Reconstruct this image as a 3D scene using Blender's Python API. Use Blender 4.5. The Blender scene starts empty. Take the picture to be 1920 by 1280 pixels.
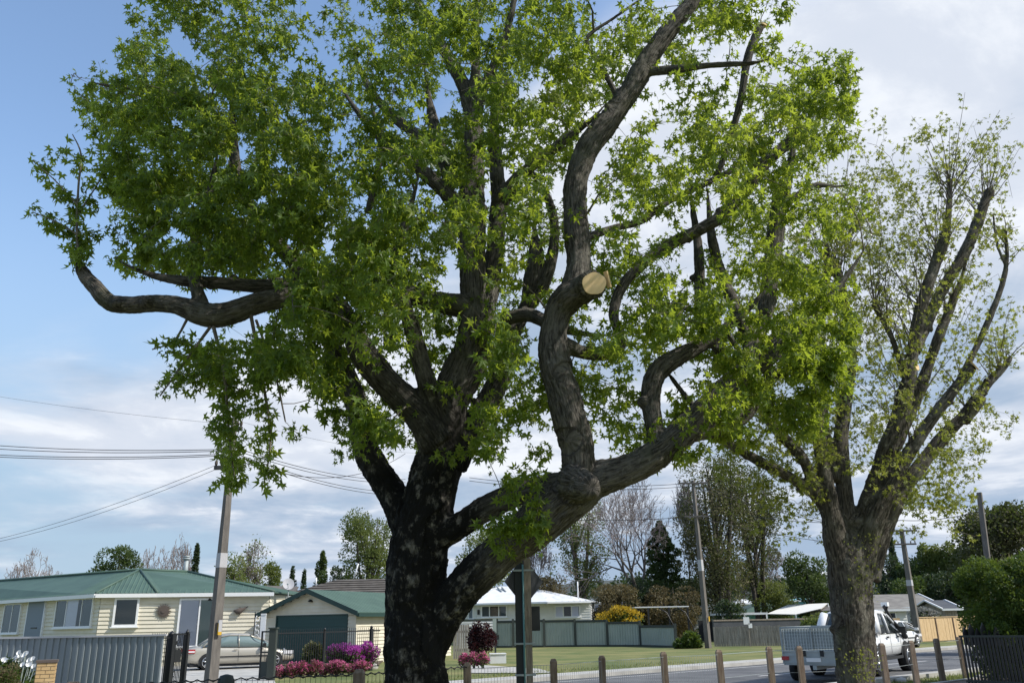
import bpy, bmesh, math, random
import numpy as np
from mathutils import Vector, Matrix, noise
from mathutils.kdtree import KDTree
random.seed(7); RNG = np.random.default_rng(11)
scene = bpy.context.scene
R = math.radians
# ------------------------------------------------------------------ camera
CAM = Vector((0, 0, 1.75)); FPX = 1581.0; PITCH = R(18.4); ROLL = R(1.1)
cF = Vector((0, math.cos(PITCH), math.sin(PITCH)))
_r = Vector((1, 0, 0)); _u = Vector((0, -math.sin(PITCH), math.cos(PITCH)))
cR = _r*math.cos(ROLL) - _u*math.sin(ROLL)
cU = _u*math.cos(ROLL) + _r*math.sin(ROLL)
cam_data = bpy.data.cameras.new("camera"); cam = bpy.data.objects.new("camera", cam_data)
scene.collection.objects.link(cam); scene.camera = cam
M = Matrix((cR, cU, -cF)).transposed().to_4x4(); M.translation = CAM
cam.matrix_world = M
cam_data.sensor_width = 36; cam_data.lens = 36*FPX/1920; cam_data.clip_start = 0.1; cam_data.clip_end = 4000
# ------------------------------------------------------------------ light
SUN_EL = R(44); SUN_DIR = Vector((0.97, -0.24, 0)).normalized()*math.cos(SUN_EL) + Vector((0, 0, math.sin(SUN_EL)))
sl = bpy.data.lights.new("sun", 'SUN'); sl.energy = 5.0; sl.angle = R(0.6); sl.color = (1, 0.95, 0.86)
so = bpy.data.objects.new("sun", sl); scene.collection.objects.link(so)
so.rotation_euler = SUN_DIR.to_track_quat('Z', 'Y').to_euler()
scene.view_settings.view_transform = 'Standard'; scene.view_settings.look = 'None'
scene.view_settings.exposure = 0.0; scene.view_settings.gamma = 1; scene.view_settings.use_curve_mapping = False
# sky: Nishita with procedural cloud cover mixed in by direction
world = bpy.data.worlds.new("World"); scene.world = world; world.use_nodes = True
nt = world.node_tree; nt.nodes.clear()
def N(t, **kw):
    n = nt.nodes.new(t)
    for k, v in kw.items(): setattr(n, k, v)
    return n
def L(a, b): nt.links.new(a, b)
def setin(inp, v):
    if hasattr(v, 'links'): L(v, inp)
    else: inp.default_value = v
def Mth(op, a, b=0.0, c=None, clamp=False):
    n = N('ShaderNodeMath', operation=op, use_clamp=clamp); setin(n.inputs[0], a); setin(n.inputs[1], b)
    if c is not None: setin(n.inputs[2], c)
    return n.outputs[0]
def MixC(f, a, b):
    n = N('ShaderNodeMix', data_type='RGBA'); setin(n.inputs[0], f); setin(n.inputs[6], a); setin(n.inputs[7], b); return n.outputs[2]
def Smooth(x, lo, hi):
    n = N('ShaderNodeMapRange', interpolation_type='SMOOTHERSTEP'); setin(n.inputs[0], x); n.inputs[1].default_value = lo; n.inputs[2].default_value = hi; return n.outputs[0]
sky = N('ShaderNodeTexSky', sky_type='NISHITA'); sky.sun_disc = False; sky.sun_elevation = SUN_EL
sky.sun_rotation = math.atan2(SUN_DIR.x, SUN_DIR.y); sky.air_density = 1.0; sky.dust_density = 1.0; sky.ozone_density = 2.0
tc = N('ShaderNodeTexCoord'); sp = N('ShaderNodeSeparateXYZ'); L(tc.outputs['Generated'], sp.inputs[0])
x_, y_, z_ = sp.outputs
zz = Mth('ADD', Mth('MAXIMUM', z_, 0.0), 0.16)
cb = N('ShaderNodeCombineXYZ'); L(Mth('DIVIDE', x_, zz), cb.inputs[0]); L(Mth('DIVIDE', y_, zz), cb.inputs[1])
def noise_tex(scale, detail, rough, off, dist=0.3):
    m = N('ShaderNodeMapping'); m.inputs['Location'].default_value = off; L(cb.outputs[0], m.inputs[0])
    n = N('ShaderNodeTexNoise'); n.inputs['Scale'].default_value = scale; n.inputs['Detail'].default_value = detail
    n.inputs['Roughness'].default_value = rough; n.inputs['Distortion'].default_value = dist; L(m.outputs[0], n.inputs[0]); return n.outputs[0]
n1 = noise_tex(1.1, 9, 0.55, (3.1, 1.7, 0)); n2 = noise_tex(0.75, 8, 0.55, (7.3, 9.2, 2)); n3 = noise_tex(2.6, 8, 0.6, (1.3, 4.2, 5))
# cover: little upper left, much on the right and in a low band
azim = Mth('ADD', Mth('MULTIPLY', x_, 0.6), Mth('MULTIPLY', Mth('SUBTRACT', 0.50, z_), 1.15))
cover = Mth('SUBTRACT', Mth('ADD', n1, azim), Mth('MULTIPLY', Smooth(z_, 0.26, 0.04), 0.30))
cm = Smooth(cover, 0.31, 0.62)
shade = Smooth(Mth('ADD', n2, Mth('MULTIPLY', Mth('SUBTRACT', n3, 0.5), 0.45)), 0.36, 0.62)
ccol = MixC(shade, (4.0, 5.2, 6.9, 1), (7.2, 7.8, 8.9, 1))
hot = Mth('MULTIPLY', Smooth(Mth('ADD', n3, Mth('MULTIPLY', n2, 0.4)), 0.68, 0.9), 0.6)
ccol = MixC(hot, ccol, (10.5, 10.8, 11.2, 1))
skyc = N('ShaderNodeVectorMath', operation='MULTIPLY'); L(sky.outputs[0], skyc.inputs[0]); skyc.inputs[1].default_value = (2.6, 2.62, 2.55)
low = Smooth(z_, 0.55, 0.06)
basec = MixC(Mth('MULTIPLY', low, 0.93), skyc.outputs[0], (4.1, 5.6, 7.3, 1))
final = MixC(cm, basec, ccol)
bg = N('ShaderNodeBackground'); L(final, bg.inputs[0]); bg.inputs[1].default_value = 0.1
ow = N('ShaderNodeOutputWorld'); L(bg.outputs[0], ow.inputs[0])
scene.render.engine = 'CYCLES'
scene.cycles.max_bounces = 8; scene.cycles.transparent_max_bounces = 12; scene.cycles.transmission_bounces = 6
# ------------------------------------------------------------------ from photo sight lines to places in the world
def ray(px, py): return cF*FPX + cR*(px-960) + cU*(640-py)
def P(px, py, Y):
    r = ray(px, py); t = Y/r.y; return CAM + r*t
def mpp(px, py, Y): return Y/ray(px, py).y
def G(px, py, z=0.0):
    r = ray(px, py); return CAM + r*((z-CAM.z)/r.z)
def horizon(px):
    lo, hi = 900, 1400
    for _ in range(30):
        m = (lo+hi)/2
        if ray(px, m).z > 0: lo = m
        else: hi = m
    return lo
# ------------------------------------------------------------------ object helpers
COL = scene.collection
def link(o, parent=None):
    COL.objects.link(o)
    if parent is not None: o.parent = parent
    return o
def tag(o, label=None, cat=None, group=None, kind=None):
    if label: o['label'] = label
    if cat: o['category'] = cat
    if group: o['group'] = group
    if kind: o['kind'] = kind
    return o
def thing(name, label, cat, loc=(0, 0, 0), rz=0, group=None):
    o = bpy.data.objects.new(name, None); o.location = loc; o.rotation_euler = (0, 0, rz); o.empty_display_size = .2
    link(o); return tag(o, label, cat, group)
class MB:
    def __init__(s): s.v = []; s.f = []; s.sm = []
    def add(s, vs, fs, smooth=False):
        b = len(s.v); s.v += [tuple(v) for v in vs]; s.f += [tuple(i+b for i in f) for f in fs]; s.sm += [smooth]*len(fs); return s
    def poly(s, pts): return s.add(pts, [tuple(range(len(pts)))])
    def hexa(s, p):   # 8 points: bottom 4 ccw, top 4 ccw
        return s.add(p, [(3, 2, 1, 0), (4, 5, 6, 7), (0, 1, 5, 4), (1, 2, 6, 5), (2, 3, 7, 6), (3, 0, 4, 7)])
    def box(s, c, d, rz=0):
        c = Vector(c); m = Matrix.Rotation(rz, 3, 'Z'); hx, hy, hz = d[0]/2, d[1]/2, d[2]/2
        return s.hexa([c + m @ Vector((x*hx, y*hy, z*hz)) for z in (-1, 1) for x, y in ((-1, -1), (1, -1), (1, 1), (-1, 1))])
    def bb(s, x0, x1, y0, y1, z0, z1):
        return s.box(((x0+x1)/2, (y0+y1)/2, (z0+z1)/2), (abs(x1-x0), abs(y1-y0), abs(z1-z0)))
    def tube(s, path, radii, n=8, cap=True, smooth=True):
        path = [Vector(p) for p in path]
        if not hasattr(radii, '__len__'): radii = [radii]*len(path)
        vs = []; fs = []
        d = (path[1]-path[0]).normalized()
        u = d.orthogonal().normalized()
        for i, p in enumerate(path):
            if i < len(path)-1: nd = (path[i+1]-path[max(i-1, 0)])
            else: nd = (path[i]-path[i-1])
            if nd.length > 1e-9: d = nd.normalized()
            u = (u - d*u.dot(d))
            u = u.normalized() if u.length > 1e-6 else d.orthogonal().normalized()
            w = d.cross(u)
            for k in range(n):
                a = 2*math.pi*k/n; vs.append(p + (u*math.cos(a) + w*math.sin(a))*radii[i])
        for i in range(len(path)-1):
            for k in range(n):
                a = i*n+k; b = i*n+(k+1) % n; fs.append((a, b, b+n, a+n))
        if cap: fs.append(tuple(reversed(range(n)))); fs.append(tuple(range((len(path)-1)*n, len(path)*n)))
        return s.add(vs, fs, smooth)
    def cyl(s, a, b, r, n=12, smooth=True): return s.tube([a, b], r, n, True, smooth)
    def build(s, name, mat, parent=None, smooth=None):
        me = bpy.data.meshes.new(name); me.from_pydata(s.v, [], s.f); me.materials.append(mat)
        sm = s.sm if smooth is None else [smooth]*len(s.f)
        me.polygons.foreach_set('use_smooth', sm); me.update()
        return link(bpy.data.objects.new(name, me), parent)
def np_mesh(name, verts, quads, mat, parent=None, smooth=False, attrs=None):
    verts = np.asarray(verts, dtype=np.float32); quads = np.asarray(quads, dtype=np.int32)
    me = bpy.data.meshes.new(name); k = quads.shape[1]
    me.vertices.add(len(verts)); me.vertices.foreach_set('co', verts.ravel())
    me.loops.add(quads.size); me.loops.foreach_set('vertex_index', quads.ravel())
    me.polygons.add(len(quads)); me.polygons.foreach_set('loop_start', np.arange(0, quads.size, k, dtype=np.int32))
    try: me.polygons.foreach_set('loop_total', np.full(len(quads), k, dtype=np.int32))
    except Exception: pass
    me.update(calc_edges=True); me.materials.append(mat)
    me.polygons.foreach_set('use_smooth', [smooth]*len(quads))
    for an, arr in (attrs or {}).items():
        at = me.attributes.new(an, 'FLOAT', 'POINT'); at.data.foreach_set('value', np.asarray(arr, dtype=np.float32))
    me.validate()
    return link(bpy.data.objects.new(name, me), parent)
class Wall:  # vertical wall plane: origin a (ground), runs to b; n points out
    def __init__(s, a, b, flip=False):
        s.a = Vector((a[0], a[1], 0)); d = Vector((b[0]-a[0], b[1]-a[1], 0)); s.len = d.length; s.d = d.normalized()
        s.n = Vector((s.d.y, -s.d.x, 0))
        if flip: s.n = -s.n
    def pt(s, u, z, o=0): return s.a + s.d*u + s.n*o + Vector((0, 0, z))
    def uz(s, px, py):
        r = ray(px, py); t = (s.a-CAM).dot(s.n)/r.dot(s.n); p = CAM + r*t; return (p-s.a).dot(s.d), p.z
    def box(s, mb, u0, u1, z0, z1, o0, o1):
        if s.n.dot(Vector((s.d.y, -s.d.x, 0))) > 0: q = [(u0, o1), (u1, o1), (u1, o0), (u0, o0)]
        else: q = [(u0, o0), (u1, o0), (u1, o1), (u0, o1)]
        mb.hexa([s.pt(u, z, o) for z in (z0, z1) for u, o in q]); return mb
    def boards(s, mb, u0, u1, z0, z1, step=0.17, lip=0.045, slope=None):
        z = z0
        while z < z1-1e-4:
            zt = min(z+step, z1); a0, a1 = u0, u1
            if slope: a0, a1 = slope((z+zt)/2)
            if a1 > a0:
                mb.add([s.pt(a0, z, lip), s.pt(a1, z, lip), s.pt(a1, zt, .004), s.pt(a0, zt, .004), s.pt(a0, z, 0), s.pt(a1, z, 0)],
                       [(0, 1, 2, 3), (4, 5, 1, 0)])
            z = zt
        return mb
# ------------------------------------------------------------------ materials
def mat(name, col, rough=0.8, col2=None, scale=3.0, detail=5, bump=0.0, bscale=None, metal=0.0, coord='Object', stretch=(1, 1, 1), spec=0.5, lo=0.35, hi=0.65, coat=0):
    m = bpy.data.materials.new(name); m.use_nodes = True; nt = m.node_tree; b = nt.nodes['Principled BSDF']
    b.inputs['Base Color'].default_value = (*col, 1); b.inputs['Roughness'].default_value = rough; b.inputs['Metallic'].default_value = metal
    b.inputs['Specular IOR Level'].default_value = spec
    if coat: b.inputs['Coat Weight'].default_value = coat; b.inputs['Coat Roughness'].default_value = 0.05
    if col2 is not None or bump:
        tc = nt.nodes.new('ShaderNodeTexCoord'); mp = nt.nodes.new('ShaderNodeMapping'); mp.inputs['Scale'].default_value = stretch
        nt.links.new(tc.outputs[coord], mp.inputs[0])
    if col2 is not None:
        n = nt.nodes.new('ShaderNodeTexNoise'); n.inputs['Scale'].default_value = scale; n.inputs['Detail'].default_value = detail
        nt.links.new(mp.outputs[0], n.inputs[0])
        mr = nt.nodes.new('ShaderNodeMapRange'); mr.inputs[1].default_value = lo; mr.inputs[2].default_value = hi; nt.links.new(n.outputs[0], mr.inputs[0])
        mx = nt.nodes.new('ShaderNodeMix'); mx.data_type = 'RGBA'; nt.links.new(mr.outputs[0], mx.inputs[0])
        mx.inputs[6].default_value = (*col, 1); mx.inputs[7].default_value = (*col2, 1); nt.links.new(mx.outputs[2], b.inputs['Base Color'])
    if bump:
        n2 = nt.nodes.new('ShaderNodeTexNoise'); n2.inputs['Scale'].default_value = bscale or scale*4; n2.inputs['Detail'].default_value = 6
        nt.links.new(mp.outputs[0], n2.inputs[0]); bp = nt.nodes.new('ShaderNodeBump'); bp.inputs['Strength'].default_value = bump; bp.inputs['Distance'].default_value = 0.02
        nt.links.new(n2.outputs[0], bp.inputs['Height']); nt.links.new(bp.outputs[0], b.inputs['Normal'])
    return m
def leaf_mat(name, dark, light, warm, trans=0.45, tcol=(0.22, 0.36, 0.03), rough=0.45):
    m = bpy.data.materials.new(name); m.use_nodes = True; nt = m.node_tree; nt.nodes.clear()
    at = nt.nodes.new('ShaderNodeAttribute'); at.attribute_name = 'tone'
    cr = nt.nodes.new('ShaderNodeValToRGB'); e = cr.color_ramp.elements
    e[0].position = 0; e[0].color = (*dark, 1); e[1].position = 1; e[1].color = (*warm, 1); k = e.new(0.6); k.color = (*light, 1)
    nt.links.new(at.outputs['Fac'], cr.inputs[0])
    pb = nt.nodes.new('ShaderNodeBsdfPrincipled'); pb.inputs['Roughness'].default_value = rough; nt.links.new(cr.outputs[0], pb.inputs['Base Color'])
    pb.inputs['Specular IOR Level'].default_value = 0.4
    tr = nt.nodes.new('ShaderNodeBsdfTranslucent')
    mx = nt.nodes.new('ShaderNodeMix'); mx.data_type = 'RGBA'; mx.inputs[0].default_value = 0.6; nt.links.new(cr.outputs[0], mx.inputs[6]); mx.inputs[7].default_value = (*tcol, 1)
    nt.links.new(mx.outputs[2], tr.inputs[0])
    ms = nt.nodes.new('ShaderNodeMixShader'); ms.inputs[0].default_value = trans
    nt.links.new(pb.outputs[0], ms.inputs[1]); nt.links.new(tr.outputs[0], ms.inputs[2])
    o = nt.nodes.new('ShaderNodeOutputMaterial'); nt.links.new(ms.outputs[0], o.inputs[0]); return m
def glass_mat(name, tint=(0.55, 0.68, 0.7), tr=0.35):
    m = bpy.data.materials.new(name); m.use_nodes = True; nt = m.node_tree; nt.nodes.clear()
    g = nt.nodes.new('ShaderNodeBsdfGlossy'); g.inputs['Roughness'].default_value = 0.03; g.inputs[0].default_value = (.9, .93, .95, 1)
    t = nt.nodes.new('ShaderNodeBsdfTransparent'); t.inputs[0].default_value = (*tint, 1)
    ms = nt.nodes.new('ShaderNodeMixShader'); fr = nt.nodes.new('ShaderNodeFresnel'); fr.inputs[0].default_value = 1.5
    nt.links.new(fr.outputs[0], ms.inputs[0]); nt.links.new(t.outputs[0], ms.inputs[1]); nt.links.new(g.outputs[0], ms.inputs[2])
    o = nt.nodes.new('ShaderNodeOutputMaterial'); nt.links.new(ms.outputs[0], o.inputs[0]); return m
MT = dict(
 grass=mat('lawn_grass', (.085, .12, .028), .95, (.20, .19, .065), .4, 11, .6, 40),
 asphalt=mat('asphalt', (.075, .078, .085), .9, (.14, .142, .148), .7, 11, .3, 60),
 concrete=mat('concrete', (.34, .33, .31), .9, (.46, .45, .42), 1.5, 7, .2, 30),
 paving=mat('brown_paving', (.13, .10, .08), .9, (.20, .16, .13), 3, 7, .3, 30),
 soil=mat('bed_soil', (.06, .045, .03), 1, (.12, .09, .06), 6, 7, .5, 30),
 paint=mat('white_line', (.62, .62, .60), .8, (.45, .45, .45), 4, 6),
 cream=mat('cream_weatherboard', (.62, .575, .46), .6, (.68, .635, .52), 2, 5),
 whiteboard=mat('white_weatherboard', (.66, .67, .66), .6, (.74, .74, .72), 2, 5),
 white=mat('white_trim', (.78, .79, .8), .45),
 greenroof=mat('green_metal_roof', (.055, .10, .078), .65, (.07, .125, .096), 1.0, 6),
 greentrim=mat('dark_green_trim', (.015, .045, .04), .5),
 greendoor=mat('dark_green_door', (.012, .055, .055), .45),
 whiteroof=mat('white_metal_roof', (.78, .79, .8), .45, (.7, .71, .73), 1.5, 5),
 darkroof=mat('charcoal_roof', (.045, .05, .06), .6, (.065, .07, .08), 2, 5),
 browntile=mat('brown_tile_roof', (.085, .075, .065), .8, (.14, .125, .11), 2, 7),
 greytile=mat('grey_tile_roof', (.15, .14, .13), .85, (.22, .21, .19), 1.5, 7),
 greydoor=mat('grey_blue_door', (.16, .2, .25), .5),
 corr=mat('grey_corrugated_steel', (.17, .20, .225), .5, (.20, .23, .25), 1, 5, metal=.1),
 sage=mat('sage_green_sheet', (.30, .35, .32), .75, (.34, .39, .36), 1.2, 6),
 sagedk=mat('dark_fence_frame', (.035, .045, .04), .7),
 black=mat('black_steel', (.012, .013, .015), .45),
 rubber=mat('tyre_rubber', (.015, .015, .016), .85),
 alloy=mat('alloy_rim', (.55, .56, .58), .3, metal=.8),
 galv=mat('galvanised_steel', (.30, .34, .355), .55, (.38, .42, .43), 3, 6, metal=.15),
 galvmesh=mat('galvanised_mesh', (.5, .55, .56), .5),
 carsilver=mat('champagne_paint', (.46, .43, .37), .28, metal=.35, coat=.6),
 carwhite=mat('white_car_paint', (.78, .79, .8), .25, coat=.6),
 carglass=mat('car_glass', (.02, .028, .03), .06, spec=.9),
 carglass_l=mat('pale_car_glass', (.16, .22, .22), .08, spec=.9),
 redlens=mat('red_lens', (.4, .02, .03), .15, coat=.7),
 clearlens=mat('clear_lens', (.75, .75, .78), .12, coat=.7),
 oldwood=mat('weathered_grey_wood', (.16, .13, .105), .9, (.30, .26, .21), 5, 8, .4, 40, stretch=(6, 6, .8)),
 postwood=mat('tan_post_wood', (.17, .12, .085), .9, (.28, .22, .165), 5, 8, .4, 40, stretch=(5, 5, .7)),
 newwood=mat('new_pine_board', (.52, .36, .19), .8, (.62, .45, .26), 4, 8, .2, 30, stretch=(4, 4, .7)),
 paling=mat('silvered_paling_wood', (.19, .165, .14), .9, (.36, .33, .29), 3, 8, .4, 30, stretch=(7, 7, .5)),
 brownwood=mat('brown_fence_wood', (.10, .065, .045), .9, (.16, .11, .08), 4, 8),
 polewood=mat('dark_pole', (.05, .05, .052), .85, (.09, .085, .08), 4, 8, .3, 30, stretch=(3, 3, .5)),
 poleconc=mat('concrete_pole', (.11, .10, .092), .9, (.165, .15, .135), 4, 8, .3, 30, stretch=(3, 3, .6)),
 poleband=mat('pale_grey_band', (.42, .42, .44), .7),
 yellow=mat('yellow_tag', (.6, .36, .03), .5),
 wire=mat('fence_wire', (.03, .032, .035), .6), cable=mat('dark_cable', (.02, .02, .022), .7),
 brick=mat('yellow_brick', (.42, .28, .13), .9, (.52, .37, .19), 5, 6, .2, 40), mortar=mat('mortar', (.3, .27, .22), .95),
 cap=mat('brown_cap', (.10, .08, .07), .9),
 canvas=mat('white_awning', (.80, .78, .72), .8), aqua=mat('aqua_paint', (.22, .50, .56), .6),
 terracotta=mat('terracotta', (.32, .10, .05), .9), shadow=mat('shade_and_dark_parts', (.02, .022, .025), .9),  # near-black stands in for shade in rooms, arches and hubs; also dark seams
 glass=glass_mat('window_glass', (.9, .94, .95), .25), curtain=mat('pale_curtain', (.74, .72, .80), .9), darkcurtain=mat('grey_curtain', (.13, .15, .16), .9),
 teal=mat('teal_conduit', (.10, .23, .24), .5), signback=mat('dark_sign_back', (.03, .035, .04), .55, metal=.3),
 cut=None, hill=mat('far_hill_bush', (.05, .06, .058), 1, (.065, .078, .072), .02, 8),
 branch=mat('grey_branch', (.10, .085, .07), .9, (.19, .165, .14), 8, 6, .3, 40), twig=mat('pinkish_bare_twigs', (.24, .20, .19), .9),
 bgbark=mat('far_tree_bark', (.055, .047, .04), .95, (.10, .09, .08), 3, 5),
)
def structure(o): return tag(o, kind='structure')
def flat(name, pts, z, m, th=0.0):
    mb = MB()
    if th: 
        n = len(pts); vs = [(p[0], p[1], z-th) for p in pts] + [(p[0], p[1], z) for p in pts]
        mb.add(vs, [tuple(range(n, 2*n))] + [(i, (i+1) % n, n+(i+1) % n, n+i) for i in range(n)])
    else: mb.poly([(p[0], p[1], z) for p in pts])
    return structure(mb.build(name, m))
# road frame: u along, n across (away from the camera)
RU = Vector((0.766, 0.643, 0)); RN = Vector((-0.643, 0.766, 0))
def rp(s, n, z=0): v = RU*s + RN*n; return Vector((v.x, v.y, z))
def strip(name, s0, s1, n0, n1, z, m, th=0): return flat(name, [rp(s0, n0), rp(s1, n0), rp(s1, n1), rp(s0, n1)], z, m, th)
flat('ground', [(-1500, -300), (1500, -300), (1500, 1800), (-1500, 1800)], 0, MT['grass'])
strip('road', -80, 260, 12.8, 21.0, .012, MT['asphalt'])
strip('kerb', -80, 260, 12.45, 12.8, .13, MT['concrete'], .13)
strip('kerb', -80, 260, 21.0, 21.3, .13, MT['concrete'], .13)
strip('footpath', -80, 260, 22.2, 23.6, .02, MT['concrete'], .02)
for k in range(-8, 26):
    structure(strip('road_marking', k*8, k*8+3.2, 16.85, 16.97, .017, MT['paint']))
strip('edge_line', -80, 260, 20.2, 20.3, .017, MT['paint'])
# brown paving in front of the near fence, right
flat('paving', [rp(10, 5), rp(60, 5), rp(60, 11.2), rp(10, 11.2)], .02, MT['paving'], .02)
strip('paving_edge', 10, 60, 11.2, 11.35, .05, MT['concrete'], .05)
# driveway of the left house and the bed beside it
dw = [G(250, 1290), G(520, 1290), G(505, 1252), G(690, 1238), G(690, 1228), G(330, 1228)]
flat('driveway', dw, .024, MT['concrete'], .024)
flat('driveway_apron', [rp(-14.5, 21.3), rp(-6.5, 21.3), G(510, 1272), G(330, 1272)], .028, MT['concrete'])
flat('garden_bed', [G(517, 1262), G(705, 1250), G(720, 1238), G(517, 1244)], .06, MT['soil'], .06)
flat('footpath_branch', [G(860, 1244), G(1010, 1254), G(1040, 1262), G(880, 1262)], .026, MT['concrete'])
# distant bush-covered ridge
def ridge():
    vs = []; fs = []; n = 90
    for i in range(n):
        X = -900+i*20*1.2; h = 30 + 8*noise.noise(Vector((X*.006, 3, 0))) + 3*noise.noise(Vector((X*.03, 1, 0))) + 18/(1+math.exp(-(X-20)/40))
        vs += [(X, 900, 0), (X, 980, h*.8+2*noise.noise(Vector((X*.09, 0, 4)))), (X, 1040, h), (X, 1200, 0)]
    for i in range(n-1):
        for k in range(3): a = i*4+k; fs.append((a, a+4, a+5, a+1))
    mb = MB(); mb.add(vs, fs, True); return structure(mb.build('hill', MT['hill']))
ridge()
# ------------------------------------------------------------------ near trees
def catmull(pts, step):
    pts = [np.array(p, float) for p in pts]; out = []
    for i in range(len(pts)-1):
        p0 = pts[max(i-1, 0)]; p1 = pts[i]; p2 = pts[i+1]; p3 = pts[min(i+2, len(pts)-1)]
        n = max(1, int(np.linalg.norm((p2-p1)[:3])/step))
        for k in range(n):
            t = k/n
            out.append(.5*((2*p1)+(-p0+p2)*t+(2*p0-5*p1+4*p2-p3)*t*t+(-p0+3*p1-3*p2+p3)*t**3))
    out.append(pts[-1]); return np.array(out)
def trace(pts):  # (px, py, width in px, Y) -> centre line with radius
    q = []
    for px, py, w, Y in pts:
        p = P(px, py, Y); q.append((p.x, p.y, p.z, w/2*mpp(px, py, Y)*FPX/ray(px, py).length))
    c = catmull(q, .07); sd = pts[0][0]*.37+pts[0][1]*.11
    if len(c) > 12:
        for i in range(4, len(c)-3): c[i, 3] *= .95+.085*noise.noise(Vector((sd, i*.07*1.6, 0)))+.04*noise.noise(Vector((sd, i*.07*5, 3)))
    return c
class Skel:
    def __init__(s): s.p = np.zeros((0, 3)); s.r = np.zeros(0); s.d = np.zeros((0, 3))
    def add(s, path, rad):
        path = np.asarray(path)
        if len(path) < 2: return
        d = np.gradient(path, axis=0); d /= (np.linalg.norm(d, axis=1)[:, None]+1e-9)
        s.p = np.vstack([s.p, path]); s.r = np.concatenate([s.r, rad]); s.d = np.vstack([s.d, d])
def grow(sk, targets, step, r_a, r_b, tip, out, up=.25, rng=RNG, wob=.06, maxr=.5, keep=None):
    """joins every target to the nearest wood by a bent twig; out collects (path, radii)"""
    d0 = np.array([np.min(np.sum((sk.p-t)**2, 1)) for t in targets]); order = np.argsort(d0)
    P_ = [sk.p]; cur = sk.p; cr = sk.r; cd = sk.d; n = len(cur)
    cap = n + len(targets)*24; bp = np.zeros((cap, 3)); br = np.zeros(cap); bd = np.zeros((cap, 3)); bp[:n] = cur; br[:n] = cr; bd[:n] = cd
    for j in order:
        t = targets[j]; dd = np.sum((bp[:n]-t)**2, 1) + .25*np.maximum(0, bp[:n, 2]-t[2])**2; i = int(np.argmin(dd)); a = bp[i]; Ld = np.linalg.norm(t-a)
        if Ld < 1e-3: continue
        r0 = min(br[i]*.62, r_a + r_b*Ld, maxr); r0 = max(r0, tip)
        c = a + bd[i]*Ld*.16 + np.array([0, 0, up*Ld]) + (t-a)*.3 + rng.normal(0, wob*Ld, 3)
        m = int(min(22, max(3, Ld/step))); k = np.linspace(0, 1, m+1)[:, None]
        path = (1-k)**2*a + 2*k*(1-k)*c + k*k*t; path[1:-1] += rng.normal(0, wob*.16*Ld, (m-1, 3)) if m > 1 else 0
        rad = r0 + (tip-r0)*np.linspace(0, 1, m+1)**.8
        out.append((path, rad)); g = np.gradient(path, axis=0); g /= (np.linalg.norm(g, axis=1)[:, None]+1e-9)
        bp[n:n+m] = path[1:]; br[n:n+m] = rad[1:]; bd[n:n+m] = g[1:]; n += m
    sk.p, sk.r, sk.d = bp[:n].copy(), br[:n].copy(), bd[:n].copy()
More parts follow.
